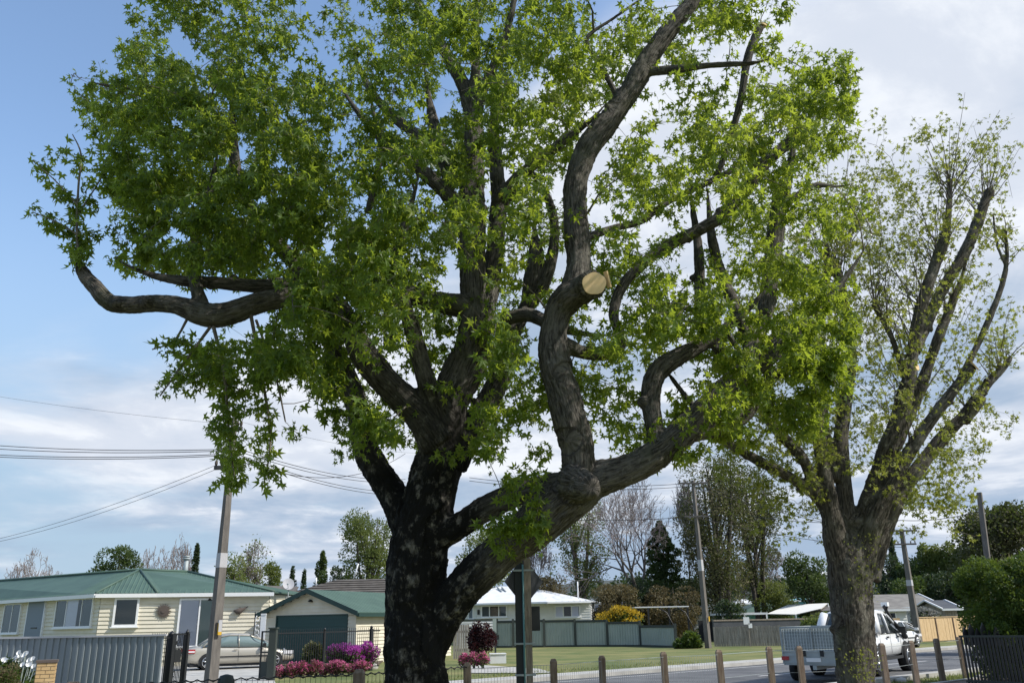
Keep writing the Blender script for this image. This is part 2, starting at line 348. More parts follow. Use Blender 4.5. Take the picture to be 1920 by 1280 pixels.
def thick_wood(name, limbs, m, parent, voxel=.024, disp=.02, stain=None, rscale=1.0):
    """limbs fused to one skin; the bark runs along each limb"""
    mb = MB(); samp = []; sid = 0
    for li, l in enumerate(limbs):
        mb.tube([tuple(p[:3]) for p in l], [p[3] for p in l], 14)
    tmp = mb.build('tmp_wood', m); md = tmp.modifiers.new('r', 'REMESH'); md.mode = 'VOXEL'; md.voxel_size = voxel
    sm = tmp.modifiers.new('s', 'SMOOTH'); sm.factor = .5; sm.iterations = 4
    dg = bpy.context.evaluated_depsgraph_get(); ev = tmp.evaluated_get(dg); me = bpy.data.meshes.new_from_object(ev)
    bpy.data.objects.remove(tmp)
    cs = []; fr = []
    for li, l in enumerate(limbs):
        u = None; s = li*3.7
        for i, p in enumerate(l):
            a = Vector(l[max(i-1, 0)][:3]); b = Vector(l[min(i+1, len(l)-1)][:3]); d = (b-a).normalized()
            if u is None: u = (Vector((1, 0, 0)) - d*d.x).normalized() if abs(d.x) < .9 else d.orthogonal().normalized()
            u = (u-d*u.dot(d)).normalized(); w = d.cross(u)
            if i: s += (Vector(p[:3])-Vector(l[i-1][:3])).length
            cs.append(p); fr.append((u.copy(), w, s))
    kd = KDTree(len(cs))
    for i, c in enumerate(cs): kd.insert(c[:3], i)
    kd.balance(); nv = len(me.vertices); co = np.zeros(nv*3, np.float32); me.vertices.foreach_get('co', co); co = co.reshape(-1, 3)
    nr = np.zeros(nv*3, np.float32); me.vertices.foreach_get('normal', nr); nr = nr.reshape(-1, 3)
    bk = np.zeros((nv, 3), np.float32); st = np.zeros(nv, np.float32); new = co.copy()
    for i in range(nv):
        v = Vector(co[i]); best = None
        for q, j, dist in kd.find_n(v, 3):
            e = dist - cs[j][3]
            if best is None or e < best[0]: best = (e, j)
        j = best[1]; c = cs[j]; u, w, s = fr[j]; rel = v-Vector(c[:3]); d = u.cross(w)
        rel_s = rel.dot(d); x = rel.dot(u); y = rel.dot(w); L_ = math.hypot(x, y)+1e-6; r = max(c[3], .02)
        x, y = x/L_*r, y/L_*r
        bk[i] = (x, y, s+rel_s); big = min(1, r/.3)
        h = noise.noise(Vector((x*16, y*16, (s+rel_s)*4.5))); h = (1-abs(h)*2.2)*.5 + .5*noise.noise(Vector((x*38, y*38, (s+rel_s)*13)))
        lump = noise.noise(Vector((x*3, y*3, s*1.7+5)))
        new[i] = co[i] + nr[i]*(disp*big*h + .05*big*lump)
        if stain: st[i] = stain(v)
    me.vertices.foreach_set('co', new.ravel()); me.update()
    at = me.attributes.new('bark', 'FLOAT_VECTOR', 'POINT'); at.data.foreach_set('vector', bk.ravel())
    at = me.attributes.new('stain', 'FLOAT', 'POINT'); at.data.foreach_set('value', st)
    me.materials.clear(); me.materials.append(m); me.polygons.foreach_set('use_smooth', [True]*len(me.polygons)); me.name = name
    return link(bpy.data.objects.new(name, me), parent)
def bark_mat(name, dark, light, lichen, moss, stainc=(.008, .0075, .007), lich_amt=.6):
    m = bpy.data.materials.new(name); m.use_nodes = True; nt = m.node_tree; b = nt.nodes['Principled BSDF']; b.inputs['Roughness'].default_value = .92
    b.inputs['Specular IOR Level'].default_value = .25
    def nd(t): return nt.nodes.new(t)
    def l(a, c): nt.links.new(a, c)
    at = nd('ShaderNodeAttribute'); at.attribute_name = 'bark'; sa = nd('ShaderNodeAttribute'); sa.attribute_name = 'stain'; tc = nd('ShaderNodeTexCoord')
    def nz(vec, sc, stretch=(1, 1, 1), det=6, rough=.6):
        mp = nd('ShaderNodeMapping'); mp.inputs['Scale'].default_value = stretch; l(vec, mp.inputs[0]); n = nd('ShaderNodeTexNoise')
        n.inputs['Scale'].default_value = sc; n.inputs['Detail'].default_value = det; n.inputs['Roughness'].default_value = rough; l(mp.outputs[0], n.inputs[0]); return n.outputs[0]
    def mr(x, a, c, smooth=False):
        n = nd('ShaderNodeMapRange'); n.inputs[1].default_value = a; n.inputs[2].default_value = c; l(x, n.inputs[0]); return n.outputs[0]
    def mx(f, a, c):
        n = nd('ShaderNodeMix'); n.data_type = 'RGBA'; l(f, n.inputs[0])
        for i, q in ((6, a), (7, c)):
            if hasattr(q, 'links'): l(q, n.inputs[i])
            else: n.inputs[i].default_value = (*q, 1)
        return n.outputs[2]
    def mt(op, a, c):
        n = nd('ShaderNodeMath'); n.operation = op
        for i, q in ((0, a), (1, c)):
            if hasattr(q, 'links'): l(q, n.inputs[i])
            else: n.inputs[i].default_value = q
        return n.outputs[0]
    V = at.outputs['Vector']; O = tc.outputs['Object']
    ridge = nz(V, 42, (1, 1, .13), 7, .7); fine = nz(V, 90, (1, 1, .35), 5); patch = nz(O, 3.4, (1, 1, .7), 8, .7); pl = nz(O, 9, (1, 1, .8), 8, .7)
    base = mx(mr(ridge, .4, .6), dark, light); base = mx(mt('MULTIPLY', mr(patch, .5, .68), lich_amt), base, lichen)
    base = mx(mt('MULTIPLY', mr(pl, .58, .66), lich_amt*.8), base, tuple(min(1, c*1.5) for c in lichen)); base = mx(mt('MULTIPLY', mr(nz(O, 1.4, (1, 1, 1), 6), .56, .7), .55), base, moss)
    smk = mt('MULTIPLY', sa.outputs['Fac'], mr(mt('ADD', mt('MULTIPLY', pl, .55), mt('MULTIPLY', patch, .5)), .63, .54))
    base = mx(smk, base, stainc); l(base, b.inputs['Base Color'])
    bp = nd('ShaderNodeBump'); bp.inputs['Strength'].default_value = .9; bp.inputs['Distance'].default_value = .045; l(mt('ADD', ridge, mt('MULTIPLY', fine, .35)), bp.inputs['Height']); l(bp.outputs[0], b.inputs['Normal'])
    return m
def cutwood():
    m = bpy.data.materials.new('fresh_cut_wood'); m.use_nodes = True; nt = m.node_tree; b = nt.nodes['Principled BSDF']; b.inputs['Roughness'].default_value = .8
    tc = nt.nodes.new('ShaderNodeTexCoord'); w = nt.nodes.new('ShaderNodeTexWave'); w.wave_type = 'RINGS'; w.rings_direction = 'Z'; w.inputs['Scale'].default_value = 34; w.inputs['Distortion'].default_value = 2.5
    n = nt.nodes.new('ShaderNodeTexNoise'); n.inputs['Scale'].default_value = 9
    nt.links.new(tc.outputs['Object'], w.inputs[0]); nt.links.new(tc.outputs['Object'], n.inputs[0])
    cr = nt.nodes.new('ShaderNodeValToRGB'); cr.color_ramp.elements[0].color = (.74, .48, .23, 1); cr.color_ramp.elements[1].color = (.90, .68, .40, 1)
    mm = nt.nodes.new('ShaderNodeMath'); mm.operation = 'MULTIPLY'; nt.links.new(w.outputs[1], mm.inputs[0]); nt.links.new(n.outputs[0], mm.inputs[1])
    m2 = nt.nodes.new('ShaderNodeMath'); m2.operation = 'MULTIPLY_ADD'; m2.inputs[1].default_value = 1.2; m2.inputs[2].default_value = .25; nt.links.new(mm.outputs[0], m2.inputs[0])
    nt.links.new(m2.outputs[0], cr.inputs[0]); nt.links.new(cr.outputs[0], b.inputs['Base Color']); return m
CUT = cutwood()
def cut_face(p, nrm, r, parent, th=.012, sx=1.0):
    p = Vector(p); nrm = Vector(nrm).normalized(); q = nrm.to_track_quat('Z', 'Y'); mb = MB(); n = 26; vs = []
    for z in (-th, th):
        for k in range(n):
            a = 2*math.pi*k/n; rr = r*(1+.045*math.sin(2*a+1)+.03*math.sin(5*a)); vs.append((math.cos(a)*rr*sx, math.sin(a)*rr, z))
    mb.add(vs, [tuple(reversed(range(n))), tuple(range(n, 2*n))]+[(k, (k+1) % n, n+(k+1) % n, n+k) for k in range(n)])
    o = mb.build('cut_face', CUT, parent); o.location = p - (parent.location if parent else Vector()); o.rotation_mode = 'QUATERNION'; o.rotation_quaternion = q; return o
def tubes_obj(name, tubes, m, parent, n=5):
    mb = MB()
    for path, rad in tubes: mb.tube(path, list(rad), n if rad[0] > .012 else 4, False)
    return mb.build(name, m, parent)
def star_template(lobes=5):
    # unit leaf: stalk end at (0,0), blade along +y; lobes like a sweet gum leaf
    angs = [-112, -58, 0, 58, 112]; lens = [.42, .56, .66, .56, .42]; c = (0, .33); nt_ = [-150, -84, -29, 29, 84, 150]
    v = [(c[0], c[1], .0)]
    for a in nt_: v.append((c[0]+math.sin(R(a))*.23, c[1]+math.cos(R(a))*.23, .0))
    for a, l_ in zip(angs, lens): v.append((c[0]+math.sin(R(a))*l_, c[1]+math.cos(R(a))*l_, -.13))
    return np.array(v), np.array([(0, 1+i, 7+i, 2+i) for i in range(5)])
def oval_template():
    v = np.array([(0, 0, 0), (.30, .45, .05), (0, 1, -.08), (-.30, .45, .05)], float); return v, np.array([(0, 1, 2, 3)])
def leaves(name, pos, tip, size, tone, m, parent, tmpl, rng=RNG, roll=None):
    tv, tf = tmpl; n = len(pos); tip = tip/(np.linalg.norm(tip, axis=1)[:, None]+1e-9)
    a = rng.normal(size=(n, 3)); 
    if roll is not None: a = a*.6 + roll
    x = np.cross(tip, a); x /= (np.linalg.norm(x, axis=1)[:, None]+1e-9); z = np.cross(x, tip)
    s = size[:, None, None]
    curl = rng.uniform(.3, 2.2, (n, 1, 1))
    V = pos[:, None, :] + s*(tv[None, :, 0:1]*x[:, None, :] + tv[None, :, 1:2]*tip[:, None, :] + curl*tv[None, :, 2:3]*z[:, None, :])
    F = tf[None]+(np.arange(n)*len(tv))[:, None, None]
    return np_mesh(name, V.reshape(-1, 3), F.reshape(-1, tf.shape[1]), m, parent, False, {'tone': np.repeat(tone, len(tv))})
def inside(poly, x, y):
    c = False; n = len(poly)
    for i in range(n):
        x1, y1 = poly[i]; x2, y2 = poly[(i+1) % n]
        if (y1 > y) != (y2 > y) and x < (x2-x1)*(y-y1)/(y2-y1)+x1: c = not c
    return c
def grid_points(rows, row0, K, outline, rng, cell=64):
    pts = []
    for ri, row in enumerate(rows):
        for ci, ch in enumerate(row):
            if ch in ' 0': continue
            d = int(ch); tau = -math.log(1-d/9.45); k = rng.poisson(K*tau)
            for _ in range(k):
                x = (ci+rng.uniform())*cell; y = (row0+ri+rng.uniform())*cell
                if outline and not inside(outline, x, y): continue
                pts.append((x, y, d))
    return pts
def near_line(lines, x, y):
    for l, Y, pad in lines:
        for i in range(len(l)-1):
            x1, y1, w1 = l[i][:3]; x2, y2, w2 = l[i+1][:3]; dx, dy = x2-x1, y2-y1; t = max(0, min(1, ((x-x1)*dx+(y-y1)*dy)/(dx*dx+dy*dy+1e-9)))
            if math.hypot(x-x1-t*dx, y-y1-t*dy) < (w1+(w2-w1)*t)/2+pad: return l[i][3]
    return None
# ---- big tree in the middle
T1Y = 11.5
limbs1 = dict(
 trunk=[(787,1560,215,11.5),(786,1440,180,11.5),(784,1340,152,11.5),(780,1265,134,11.5),(778,1190,128,11.5),(778,1110,118,11.5),(785,1030,118,11.5),(800,955,112,11.5),(820,885,96,11.5),(830,830,80,11.5),(838,780,74,11.5)],
 lead=[(834,800,72,11.5),(850,740,72,11.5),(870,690,72,11.5),(884,640,64,11.5),(888,570,54,11.5),(886,500,52,11.5),(886,430,52,11.5),(885,350,47,11.6),(888,280,41,11.6),(890,210,34,11.7)],
 lead_a=[(890,225,34,11.7),(868,160,28,11.8),(845,115,24,11.8),(815,60,20,11.9),(785,10,16,12),(770,-60,10,12)],
 lead_b=[(890,225,28,11.7),(905,170,22,11.6),(930,115,18,11.5),(950,60,16,11.4),(962,10,14,11.3),(975,-70,8,11.2)],
 lead2=[(900,620,40,11.8),(918,540,38,12),(929,450,34,12.1),(935,380,32,12.2),(930,310,28,12.3),(925,240,22,12.4),(935,170,15,12.5)],
 lead2r=[(935,380,34,12.2),(975,330,26,12.1),(1020,295,22,12),(1060,262,18,11.9),(1100,232,12,11.8)],
 l1=[(812,1215,60,11.5),(836,1150,76,11.4),(870,1097,76,11.25),(922,1048,77,11.1),(968,1010,80,11),(1015,975,88,10.9),(1062,935,90,10.8),(1112,903,74,10.75),(1168,886,60,10.75),(1225,857,56,10.8),(1290,802,56,10.9),(1350,747,54,11),(1400,697,50,11.1),(1450,657,42,11.2),(1500,615,32,11.3),(1545,570,22,11.4)],
 l1b=[(1290,805,50,10.9),(1350,800,36,11.2),(1400,770,32,11.4),(1440,710,26,11.6),(1500,690,18,11.8)],
 l2=[(1062,935,72,10.8),(1083,895,66,10.7),(1084,850,66,10.65),(1074,800,71,10.6),(1060,748,69,10.6),(1042,695,60,10.6),(1036,630,53,10.6),(1046,582,56,10.6),(1068,555,58,10.5),(1090,544,54,10.42),(1106,535,50,10.26),(1112,532,54,10.12)],
 l2up=[(1075,555,54,10.5),(1086,505,50,10.6),(1083,450,47,10.7),(1078,395,46,10.75),(1082,340,44,10.8),(1103,280,47,10.85),(1138,232,45,10.9),(1176,178,43,10.9),(1211,120,42,10.9),(1240,75,40,10.9),(1268,40,36,10.9),(1300,2,30,10.9),(1325,-50,20,10.9),(1345,-110,10,10.9)],
 l2side=[(1215,135,18,10.9),(1260,131,17,10.7),(1320,124,14,10.5),(1370,121,13,10.4),(1408,119,11,10.3)],
 knob=[(1070,905,72,10.6),(1098,912,56,10.34),(1106,913,46,10.24),(1107,913,30,10.18)],
 l8=[(822,1005,56,11.4),(862,985,54,11.35),(902,957,52,11.3),(962,928,48,11.2),(1020,913,46,11),(1060,905,46,10.8)],
 l6=[(790,1010,90,11.6),(758,962,68,11.7),(728,912,58,11.8),(697,868,53,11.9),(682,830,50,12),(672,780,48,12.1),(662,735,44,12.2),(645,690,36,12.3),(618,640,28,12.4),(590,600,18,12.5)],
 l5=[(822,830,76,11.4),(792,782,68,11.3),(752,742,60,11.2),(712,703,56,11.1),(682,665,52,11),(660,622,44,10.9),(635,580,40,10.8),(590,556,38,10.7),(540,556,40,10.6),(485,568,44,10.5),(430,588,52,10.4),(385,590,50,10.35),(340,575,42,10.3),(295,569,37,10.3),(240,571,36,10.25),(205,566,36,10.2),(180,540,33,10.2),(160,518,30,10.2),(150,500,24,10.2),(148,492,18,10.2)],
 l5b=[(885,575,44,11.5),(830,568,42,11.3),(770,555,40,11.2),(700,540,38,11.1),(620,535,36,11),(545,535,34,10.9),(480,536,30,10.8),(410,530,26,10.7),(350,527,24,10.6),(302,520,17,10.6)],
 l5v=[(385,590,32,10.35),(370,545,28,10.4),(362,500,26,10.5),(365,455,22,10.6),(385,395,18,10.7),(400,330,13,10.8)],
 l5w=[(600,545,34,10.8),(540,480,30,10.9),(480,410,26,11),(446,340,24,11.1),(438,270,20,11.2),(435,210,12,11.3)],
 l4=[(826,790,46,11.4),(806,735,40,11.2),(787,670,36,11.1),(771,610,32,11),(753,555,26,10.9),(745,490,22,10.9),(760,420,18,10.8),(772,380,13,10.8)],
 l7=[(850,870,56,11.7),(882,805,52,11.9),(915,755,50,12.1),(938,705,40,12.3),(955,640,32,12.5),(985,580,28,12.6),(1000,530,40,12.6),(1005,480,34,12.6),(1003,440,12,12.6)],
 l7b=[(985,580,28,12.6),(1025,520,24,12.5),(1040,440,20,12.5),(1030,380,17,12.5),(1010,345,12,12.5)],
 l7c=[(890,615,30,11.8),(940,600,26,11.9),(990,590,28,11.8),(1035,610,24,11.4)],
 ul1=[(885,430,46,11.5),(848,375,32,11.4),(805,332,28,11.3),(755,292,24,11.2),(710,255,20,11.1),(675,215,14,11)],
 ul2=[(885,350,36,11.6),(845,300,26,11.8),(795,262,24,12),(745,225,20,12.2),(700,178,17,12.4),(670,120,10,12.6)],
 ul3=[(845,350,26,12),(825,275,26,12.2),(812,230,24,12.3),(805,190,14,12.4)],
 ul4=[(440,270,16,11.2),(385,195,12,10.9),(330,178,11,10.8),(265,168,10,10.7),(195,160,8,10.6)],
 ul5=[(690,400,14,11.2),(705,330,13,11.2),(715,280,12,11.1),(700,210,9,11.1)],
 r1=[(1240,855,44,10.8),(1226,800,38,10.9),(1220,745,38,11),(1232,700,40,11.1),(1268,670,36,11.2),(1315,645,30,11.3),(1360,615,22,11.4)],
 r2=[(1055,645,32,10.8),(1095,660,28,11),(1140,662,26,11.2),(1165,640,22,11.3),(1150,590,20,11.4),(1165,540,21,11.4),(1200,500,23,11.4),(1250,462,23,11.4),(1310,432,24,11.4),(1360,400,26,11.4),(1400,352,27,11.4),(1430,310,27,11.4),(1470,275,24,11.4),(1487,264,22,11.4)],
 r3=[(1090,450,18,11),(1150,428,15,11.3),(1200,415,15,11.5),(1250,380,14,11.6),(1320,345,13,11.7),(1380,315,13,11.8),(1435,272,11,11.8)],
 r4=[(1400,695,40,11.1),(1415,640,34,11.5),(1436,580,32,11.8),(1444,520,32,11.9),(1452,450,34,12),(1462,380,32,12),(1477,330,24,12),(1485,290,14,12)],
 r4b=[(1458,400,24,12),(1490,370,18,12),(1530,348,14,12),(1562,350,8,12)],
 r5=[(1415,660,30,11.4),(1390,600,26,11.6),(1365,545,24,11.7),(1345,490,22,11.8),(1335,445,18,11.8),(1330,400,12,11.8)],
 r6=[(1350,660,22,11.3),(1318,600,24,11.8),(1312,540,24,12),(1310,470,20,12.1),(1300,400,12,12.2)],
 r7=[(1345,330,12,11.6),(1375,240,15,11.4),(1390,180,16,11.3),(1402,110,18,11.2),(1424,50,19,11.2)],
 r8=[(1335,790,18,11.2),(1300,760,13,11.4),(1262,712,9,11.5)],
 r9=[(1400,680,14,11.2),(1350,610,10,11),(1290,580,9,10.9),(1210,578,7,10.8)],
 top1=[(1165,195,14,10.9),(1130,130,11,10.8),(1100,75,10,10.7),(1150,35,8,10.7),(1200,0,6,10.7)],
)
tree1 = thing('street_tree', 'huge leafy tree with a black-stained trunk and sawn-off limbs in the middle', 'tree', P(787, 1560, T1Y)*1 if False else (0, 0, 0))
base1 = P(787, 1640, T1Y); base1.z = 0
limbs1['trunk'].insert(0, None)
def taper(l, k, keep):
    if k in keep: return l
    l = [q_ for q_ in l if q_]; (x1, y1, w1, Y1), (x0, y0, w0, Y0) = l[-1], l[-2]; d = math.hypot(x1-x0, y1-y0)+1e-6; dx, dy = (x1-x0)/d, (y1-y0)/d; out = list(l); x, y, w = x1, y1, w1
    for f in (.72, .48, .28, .15):
        st = max(14, w1*1.5); dy -= .12; x += dx*st; y += dy*st; out.append((x, y, w1*f, Y1))
    return out
keep1 = {'trunk', 'l2', 'knob', 'l8', 'r2', 'r7', 'l5'}
tr = {k: (trace(taper(v, k, keep1)) if v[0] else None) for k, v in limbs1.items()}
tk = trace(limbs1['trunk'][1:])
ext = [(tk[0][0], tk[0][1], z_, tk[0][3]*f) for z_, f in ((-.2, 1.55), (.05, 1.35), (.25, 1.12))]
ext = [e for e in ext if e[2] < tk[0][2]-.1]
tr['trunk'] = np.vstack([np.array(ext), tk]) if ext else tk
BARK1 = bark_mat('dark_street_tree_bark', (.034, .030, .026), (.155, .141, .124), (.20, .19, .165), (.05, .06, .022))
def stain1(v):
    a = max(0, min(1, (5.2 + .5*noise.noise(v*1.3) - v.z)/1.4)); b = 1 if v.x < -.55 else max(0, 1-(v.x+.55)/.35)
    return a*b
def stubs(limbs, n, seed):
    g = random.Random(seed); out = []
    ls = [l for k, l in limbs.items() if len(l) > 25]
    for _ in range(n):
        l = g.choice(ls); i = g.randrange(8, len(l)-6); p = Vector(l[i][:3]); r = l[i][3]
        if r < .07: continue
        d = (Vector(l[i+1][:3])-Vector(l[i-1][:3])).normalized(); a = Vector((g.gauss(0, 1), g.gauss(0, 1), g.gauss(0, 1))); a = (a-d*a.dot(d)).normalized(); e = (a+d*g.uniform(.1, .8)).normalized(); L_ = r+g.uniform(.02, .09); q = min(r*.55, g.uniform(.035, .08))
        out.append(np.array([tuple(p)+(q*1.5,), tuple(p+e*L_*.6)+(q*1.25,), tuple(p+e*(L_*.9))+(q,), tuple(p+e*L_)+(q*.8,)]))
    return out
trunk1 = thick_wood('trunk', list(tr.values())+stubs(tr, 90, 3), BARK1, tree1, voxel=.024, disp=.042, stain=stain1)
sk1 = Skel()
for k, l in tr.items():
    l = l[:-12] if k == 'l2' else l; l = l if len(l) < 8 else l[::3]; sk1.add(l[:, :3], l[:, 3])
# cut faces
def cf(px, py, Y, toward, rpx, parent, sx=1): p = P(px, py, Y); return cut_face(p, toward, rpx*mpp(px, py, Y), parent, sx=sx)
cf(1114, 531.5, 10.09, Vector((.12, -1, -.15)), 22, tree1)
mbp = MB(); q = P(1139, 524, 10.14); mbp.box((0, 0, 0), (.022, .07, .22), 0); slv = mbp.build('wood_sliver', CUT, tree1); slv.location = q; slv.rotation_euler = (R(5), R(-17), R(30))
cf(1427, 48, 11.2, Vector((.15, -.25, 1)), 10, tree1); cf(1489, 260, 11.4, Vector((.2, -.25, 1)), 12, tree1)
# crown
g1 = ['00000455666666555566665544400', '00005677777777777777777777541', '00006787777777777766777776510', '0006787766788888877788710000', '0018788876688878888875777860', '0058898988777788886677788810', '0069999998776888865777887530', '0168999999888888876578876600', '0129999999888886557777776520', '0007999999998876656777676630', '0015889999987655567766676630', '0001345789988666467776687830', '0000245789886787567887888820', '0000267899776687667778898100', '0000236568865777666677887100', '0000005224773457345545664000', '0000005312442543224631110000', '0000002000000027200000000000', '0000000000000037100000000000', '0000000000000022000000000000']
rows1_0 = -3
out1 = [(-200,-300),(1640,-300),(1500,-20),(1470,10),(1500,20),(1560,60),(1600,90),(1615,130),(1610,190),(1630,195),(1610,235),(1590,260),(1600,300),(1640,330),(1600,420),(1590,560),(1640,700),(1590,770),(1560,830),(1320,860),
 (1290,890),(1180,880),(1060,1040),(930,1050),(900,900),(820,860),(640,900),(560,880),(640,820),(560,790),(520,780),(500,920),(430,925),(405,870),(400,780),(300,745),(285,700),(305,660),(265,625),(330,610),(480,620),(480,555),(300,530),(235,505),(200,500),(195,420),(225,390),(165,345),(165,300),(115,260),(118,232),(140,215),(132,178),(190,150),(202,128),(172,75),(195,60),(213,0),(225,-80)]
rng1 = np.random.default_rng(5)
lines1 = [([q_ for q_ in limbs1[k] if q_][a:b], 0, pad) for k, a, b, pad in (('trunk', 0, 20, 6), ('l1', 0, 10, 10), ('l2', 0, 20, 12), ('l2up', 0, 12, 10), ('l6', 0, 5, 4), ('l5', 0, 5, 2), ('l5', 9, 20, 22), ('l8', 0, 6, 0), ('lead', 0, 5, -6), ('r2', 5, 14, -4), ('l4', 0, 4, 6), ('l2side', 0, 5, 6), ('r7', 1, 5, 2), ('r1', 1, 5, -6), ('l7', 5, 9, -4))]
def spread_Y(x, y):
    e = 1-((x-860)/820)**2-((y-330)/760)**2; return T1Y + rng1.uniform(-1, 1)*2.9*math.sqrt(max(.08, e)) - .2
tw = []
for x, y, d in grid_points([r for r in g1], rows1_0, 19.5, out1, rng1):
    Y = spread_Y(x, y); s_ = near_line(lines1, x, y+10)
    if s_ is not None and Y < s_+.35: Y = s_+.45+rng1.uniform(0, 2.2)
    p = P(x, y, Y)
    if noise.noise(p*1.25) < (-.30 if d >= 8 else -.12) and rng1.uniform() < .85: continue
    if math.hypot(x-1114, y-531) < 60 and Y < 10.9: continue
    tw.append((p.x, p.y, p.z))
NG = len(tw)
# sprig standing on the sawn tip of the long left limb, and the hanging curtain below it
for x0, y0, x1, y1, n in ((148,475,150,300,15),(140,430,62,398,8),(140,380,62,302,8),(150,330,100,255,7),(160,400,205,300,8),(150,440,215,430,6),(300,720,400,690,8),(395,690,440,800,7),(425,790,430,915,16),(490,640,505,910,22),(370,640,350,740,8),(310,650,350,640,5),(465,700,500,800,6),(430,600,430,760,10),
 (950,890,950,1030,16),(1000,880,1010,1020,18),(900,980,1020,990,12),(830,860,930,830,8),(960,700,1000,800,16),(830,730,880,740,5),(930,690,970,640,8),(820,610,900,640,5),(1180,820,1270,850,6),(1100,820,1200,790,6)):
    for _ in range(n):
        t = rng1.uniform(); x = x0+(x1-x0)*t+rng1.normal(0, 9); y = y0+(y1-y0)*t+rng1.normal(0, 7)
        p = P(x, y, (10.25 if x < 520 else 10.35 if y > 600 and x > 900 and x < 1060 else 10.9)+rng1.normal(0, .12)); tw.append((p.x, p.y, p.z))
tw = np.array(tw); att = tw[rng1.choice(NG, 560, replace=False)]
for i in range(NG):
    dd = np.sum((att-tw[i])**2, 1); j = int(np.argmin(dd+(dd < 1e-9)*9))
    if dd[j] < 1.0: tw[i] += .36*(att[j]-tw[i])
big = tw[rng1.choice(len(tw), 230, replace=False)]
t1tubes = []
for pts in ([(148,492,7,10.2),(144,430,6,10.2),(147,350,5,10.2),(152,290,4,10.2),(136,252,2,10.2)], [(145,440,4,10.2),(110,418,3,10.15),(62,398,2,10.1)], [(146,385,4,10.2),(105,340,3,10.2),(62,302,2,10.25)], [(147,400,4,10.2),(180,350,3,10.3),(205,310,2,10.3)],
  [(470,590,8,10.45),(490,700,7,10.4),(507,820,5,10.35),(495,905,3,10.3)], [(400,612,8,10.35),(420,700,7,10.3),(428,800,5,10.3),(440,900,3,10.25)], [(395,612,7,10.35),(345,680,5,10.3),(300,742,3,10.2)], [(350,600,6,10.3),(325,640,4,10.25),(285,655,3,10.2)], [(480,600,6,10.5),(515,700,5,10.4),(535,790,3,10.3)]):
    l = trace(pts); t1tubes.append((l[:, :3], l[:, 3])); sk1.add(l[:, :3], l[:, 3])
grow(sk1, big, .16, .010, .011, .006, t1tubes, up=.15, rng=rng1)
mid = tw[rng1.choice(len(tw), 650, replace=False)]; grow(sk1, mid, .14, .006, .006, .004, t1tubes, up=.1, rng=rng1)
tips = []; grow(sk1, tw, .1, .0035, .003, .0022, tips, up=.05, rng=rng1)
tubes_obj('branches', t1tubes+tips, MT['branch'], tree1)
def tufts(tips, per, spread, size, rng, droop, tone_f, tail=.45):
    pos = []; tip = []; sz = []; tn = []
    for path, rad in tips:
        L_ = len(path); base_t = tone_f(path[-1])
        for _ in range(rng.poisson(per)):
            k = rng.uniform(max(0, 1-tail), 1)*(L_-1); i = int(k); f = k-i; p = path[i]*(1-f)+path[min(i+1, L_-1)]*f
            o = rng.normal(0, 1, 3); o /= np.linalg.norm(o); p = p + o*spread*rng.uniform(.2, 1)
            pos.append(p); tip.append(o*.75+np.array([0, 0, -droop])+rng.normal(0, .35, 3)); sz.append(size*rng.choice([.5, .75, 1., 1.2])*rng.uniform(.85, 1.15)); tn.append(base_t+rng.normal(0, .13))
    return np.array(pos), np.array(tip), np.array(sz), np.clip(np.array(tn), 0, 1)
LEAF1 = leaf_mat('sweetgum_leaf', (.024, .064, .020), (.108, .175, .030), (.35, .37, .065), .57, (.54, .66, .05))
def tone1(p): return .40 + .38*noise.noise(Vector(p)*.8) + .17*max(-1, min(1, (p[0]+1)/2.5))
lp, lt, ls, ln = tufts(tips, 9.5, .13, .132, rng1, 1.05, tone1)
q1, q2, q3, q4 = tufts([(p_, r_) for p_, r_ in t1tubes if r_[-1] < .008], 11, .12, .13, rng1, 1.05, tone1, .75)
lp, lt, ls, ln = np.vstack([lp, q1]), np.vstack([lt, q2]), np.concatenate([ls, q3]), np.concatenate([ln, q4])
leaves('crown', lp, lt, ls, ln, LEAF1, tree1, star_template(), rng1)
print('tree1', len(tw), len(lp), len(trunk1.data.vertices))
